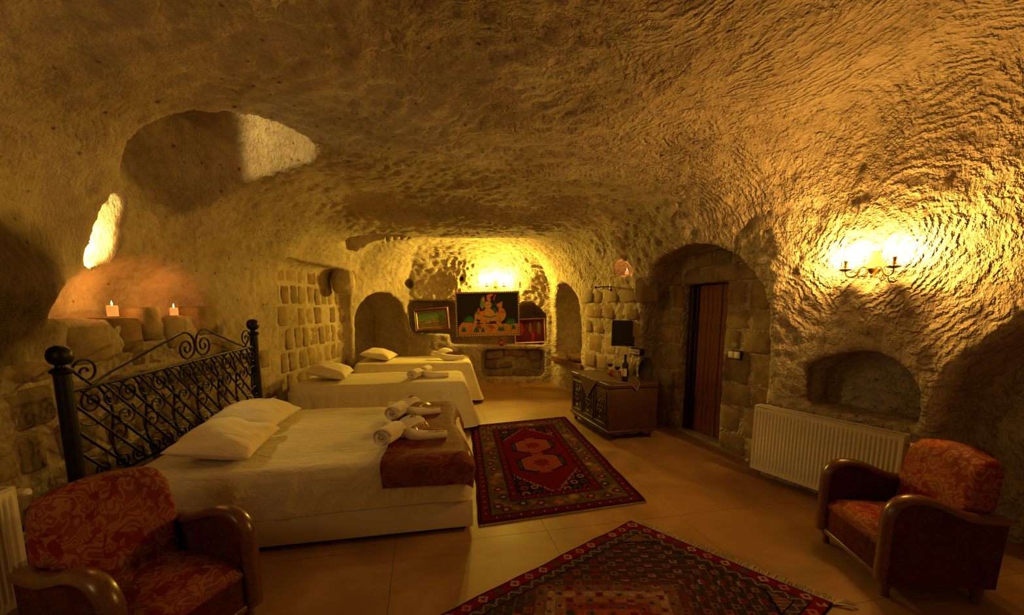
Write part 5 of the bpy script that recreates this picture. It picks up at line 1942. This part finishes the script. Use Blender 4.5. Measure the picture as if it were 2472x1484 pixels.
# sequinned net cloth with hanging points
t = empty('sequin_cloth', chp(0, 0, CH), cz, 'dark net cloth with sparkling sequins draped over the chest with hanging points', 'cloth')
P = []
ctr = (cl * 0.52, 0.30)
corners = [(0.02, 0.20), (cl * 0.50, -0.26), (cl + 0.10, 0.33), (cl * 0.52, 0.60)]
def drape(x, y):
    z = 0.003
    if y < -0.016:
        z -= (-0.016 - y); y = -0.020
    if x > cl + 0.016:
        z -= (x - cl - 0.016); x = cl + 0.019
    return (x, y, z)
nn_ = 40
G = np.zeros((nn_ + 1, nn_ + 1, 3))
for i in range(nn_ + 1):
    for j in range(nn_ + 1):
        u, v = i / nn_, j / nn_
        q = (1 - u) * (1 - v) * np.array(corners[0]) + u * (1 - v) * np.array(corners[1]) + u * v * np.array(corners[2]) + (1 - u) * v * np.array(corners[3])
        G[i, j] = drape(*q)
o = MB().grid(G).build('net', 'tulle', t, smooth=False)
b = MB()
for k in range(150):
    i, j = random.randrange(nn_ + 1), random.randrange(nn_ + 1)
    if random.random() < 0.4:
        i, j = random.choice(((0, j), (nn_, j), (i, 0), (i, nn_)))
    p = G[i, j]
    b.blob((p[0], p[1] - 0.002, p[2] + 0.003), (0.0035, 0.0035, 0.003), 1)
tag(b.build('sequins', 'sequin', t, angle=0), kind='stuff')
edge = [G[i, 0] for i in range(nn_ + 1)] + [G[nn_, j] for j in range(1, nn_ + 1)] + [G[i, nn_] for i in range(nn_ - 1, -1, -1)] + [G[0, j] for j in range(nn_ - 1, -1, -1)]
MB().tube([(p[0], p[1] - 0.001, p[2] + 0.002) for p in edge], 0.0028, 5, False).build('hem', 'fringe', t)

# wine bottle
bt = empty('wine_bottle', chp(cl * 0.86, 0.27, CH + 0.006), 0, 'dark wine bottle with pale label standing on the chest', 'bottle')
MB().lathe([(0.0, 0.0), (0.034, 0.0), (0.0375, 0.006), (0.0375, 0.185), (0.034, 0.205), (0.022, 0.222), (0.0155, 0.236), (0.0145, 0.26), (0.0145, 0.298), (0.0165, 0.300), (0.0165, 0.308), (0.012, 0.309), (0.0, 0.306)], n=28).build('glass_body', 'bottle_glass', bt)
MB().lathe([(0.0152, 0.250), (0.0155, 0.300), (0.0172, 0.302), (0.0172, 0.310), (0.0, 0.311)], n=24).build('foil_cap', 'bottle_foil', bt)
lab = MB()
V = [(0.0381 * math.cos(a), 0.0381 * math.sin(a), z) for z in (0.06, 0.15) for a in np.linspace(math.radians(150), math.radians(285), 16)]
lab.add(V, [(i, i + 1, i + 17, i + 16) for i in range(15)])
lab.build('label', 'bottle_label', bt)
def glass(loc, label, s=1.0):
    t = empty('wine_glass', loc, 0, label, 'wine glass', 'wine glasses on the chest')
    t.scale = (s, s, s)
    MB().lathe([(0.0, 0.0), (0.032, 0.0), (0.033, 0.002), (0.010, 0.006), (0.004, 0.012), (0.0035, 0.085), (0.006, 0.090), (0.024, 0.102), (0.036, 0.122), (0.039, 0.145), (0.035, 0.175), (0.031, 0.195), (0.0298, 0.195), (0.0338, 0.175), (0.0378, 0.145), (0.0348, 0.123), (0.023, 0.104), (0.0, 0.094)], n=24).build('glass_body', 'glass', t)
    MB().lathe([(0.0, 0.0955), (0.0225, 0.105), (0.034, 0.1235), (0.0368, 0.138), (0.0, 0.138)], n=24).build('wine', 'wine', t)
    return t
glass(chp(cl * 0.40, 0.34, CH + 0.005), 'wine glass with red wine on the chest, left of the red fruit')
glass(chp(cl * 0.64, 0.30, CH + 0.005), 'wine glass with red wine on the chest, between the red fruit and the bottle')
def fruit(loc, label):
    t = empty('red_fruit', loc, 0, label, 'fruit', 'red fruit on the chest')
    MB().lathe([(0.0, 0.004), (0.014, 0.0), (0.030, 0.010), (0.038, 0.030), (0.037, 0.046), (0.028, 0.062), (0.012, 0.067), (0.0, 0.060)], n=20).build('flesh', 'apple_red', t)
    MB().tube([(0, 0, 0.058), (0.003, 0, 0.075)], 0.002, 6).build('stalk', 'stem_brown', t)
fruit(chp(cl * 0.50, 0.30, CH + 0.005), 'round red fruit on the chest beside the left wine glass')
fruit(chp(cl * 0.60, 0.40, CH + 0.005), 'round red fruit on the chest behind the right wine glass')
# loaf behind the glasses, dark round tray against the wall
t = empty('bread_loaf', chp(cl * 0.42, 0.50, CH + 0.003), cz, 'brown curved loaf lying behind the wine glasses', 'bread')
P = [(0.13 * math.cos(a) - 0.0, 0.05 * math.sin(a) * 0.6, 0.035) for a in np.linspace(PI, 0, 14)]
MB().tube(P, [0.012 + 0.026 * max(0.0, math.sin(PI * i / 13)) ** 0.7 for i in range(14)], 12).build('crust', 'bread', t)
t = empty('round_tray', chp(cl * 0.84, 0.56, CH + 0.002), cz, 'dark round tray leaning on the wall behind the bottle', 'tray')
MB().lathe([(0.0, 0.0), (0.125, 0.0), (0.135, 0.010), (0.138, 0.016), (0.132, 0.014), (0.122, 0.006), (0.0, 0.006)], n=36).xf(Matrix.Translation((0, 0.0, 0.132)) @ Matrix.Rotation(math.radians(76), 4, 'X')).build('disc', 'tray_dark', t)
b = MB().tube([(0.11 * math.cos(a), -0.004 - 0.03 * math.sin(a) - 0.0, 0.132 + 0.11 * math.sin(a)) for a in np.linspace(0, 2 * PI, 30)], 0.003, 5, False).build('rim_line', 'dark_iron', t)

# ------------------------------------------------------------------ television
pt = sight(1507, 803)
nt_ = rock_normal(pt, 0.2)
fwd = np.array((-0.30, -0.95)); fwd /= np.linalg.norm(fwd)
tvp = np.array(pt[:2]) + fwd * 0.16
tz = math.atan2(fwd[1], fwd[0]) + PI / 2
tv = empty('television', (tvp[0], tvp[1], pt[2] - 0.17), tz, 'small black flat television on a wall arm above the chest', 'television')
TW, TH = 0.315, 0.345
MB().box((-TW / 2, -0.022, 0.0), (TW / 2, 0.022, TH), 0.008).build('housing', 'plastic_black', tv)
MB().box((-TW / 2 + 0.015, -0.0245, 0.035), (TW / 2 - 0.015, -0.0215, TH - 0.015)).build('screen', 'screen', tv, smooth=False)
MB().box((-0.05, 0.02, 0.10), (0.05, 0.03, 0.20), 0.004).build('mount_plate', 'dark_iron', tv)
MB().tube([(0, 0.02, 0.15), (0.02, 0.10, 0.15), (0.03, 0.22, 0.15)], 0.014, 8).build('mount_arm', 'dark_iron', tv)
MB().tube([(0.03, 0.02, 0.01), (0.04, 0.03, -0.10), (0.035, 0.035, -0.22), (0.05, 0.05, -0.34)], 0.004, 6).build('cable', 'plastic_white', tv)
MB().box((-0.01, -0.0245, 0.016), (0.01, -0.0235, 0.020)).build('badge', 'radiator_grille', tv, smooth=False)

# ------------------------------------------------------------------ switches and sockets
def plate(name, px, py, kinds, label, cat, off=0.012, n=None, w=0.072):
    p = sight(px, py)
    nn = rock_normal(p, 0.12) if n is None else n
    L = math.hypot(nn[0], nn[1])
    nn = (nn[0] / L, nn[1] / L)
    rz = math.atan2(nn[1], nn[0]) - PI / 2
    t = empty(name, (p[0] + nn[0] * off, p[1] + nn[1] * off, p[2]), rz, label, cat)
    m = len(kinds)
    MB().box((-w * m / 2 - 0.008, -0.06, -w / 2 - 0.008), (w * m / 2 + 0.008, 0.006, w / 2 + 0.008), 0.004).build('backing_box', 'wood_dark', t)
    for k, kd in enumerate(kinds):
        cx = (k - (m - 1) / 2) * w
        f = MB().box((cx - w / 2 + 0.003, 0.004, -w / 2 + 0.003), (cx + w / 2 - 0.003, 0.014, w / 2 - 0.003), 0.004).build('face_plate', 'plastic_white', t)
        if kd == 's':
            MB().box((cx - 0.022, 0.012, -0.022), (cx + 0.022, 0.018, 0.022), 0.003).build('rocker', 'plastic_white', f)
        else:
            MB().lathe([(0.020, 0.0), (0.021, 0.003), (0.017, 0.003), (0.016, -0.004), (0.0, -0.004)], n=18).xf(Matrix.Translation((cx, 0.014, 0)) @ Matrix.Rotation(-PI / 2, 4, 'X')).build('socket_well', 'radiator_grille', f)
    return t
plate('light_switch', 1779, 856, 'ss', 'pair of white light switches on the stones right of the door', 'switch', 0.03, (-W_DOOR.n[0], -W_DOOR.n[1]))
plate('wall_socket', 1536, 848, 'ooo', 'row of three white sockets below the television', 'socket', 0.02)
plate('wall_socket', 655, 963, 'ss', 'double white socket on the wall right of the headboard', 'socket', 0.02, None, 0.065)
plate('wall_socket', 52, 1294, 'oo', 'double socket low on the left wall behind the shadowed armchair', 'socket', 0.02)

# ------------------------------------------------------------------ iron bracket on the right wall
p = sight(1474, 692)
nn = rock_normal(p, 0.15)
t = empty('iron_bracket', p, math.atan2(nn[1], nn[0]) - PI / 2, 'small black iron bracket on the rock wall above the television', 'bracket')
MB().box((-0.02, -0.03, -0.06), (0.02, 0.012, 0.06), 0.005).build('wall_plate', 'dark_iron', t)
MB().tube([(0, 0.01, 0), (0.03, 0.12, 0.0), (0.05, 0.20, -0.01)], 0.008, 8).build('arm', 'dark_iron', t)
MB().blob((0.05, 0.205, -0.01), (0.018, 0.018, 0.018), 2).build('knob', 'dark_iron', t)
MB().tube([(0, 0.01, -0.04), (0.02, 0.06, -0.03), (0.03, 0.11, -0.005)], 0.005, 6).build('brace', 'dark_iron', t)
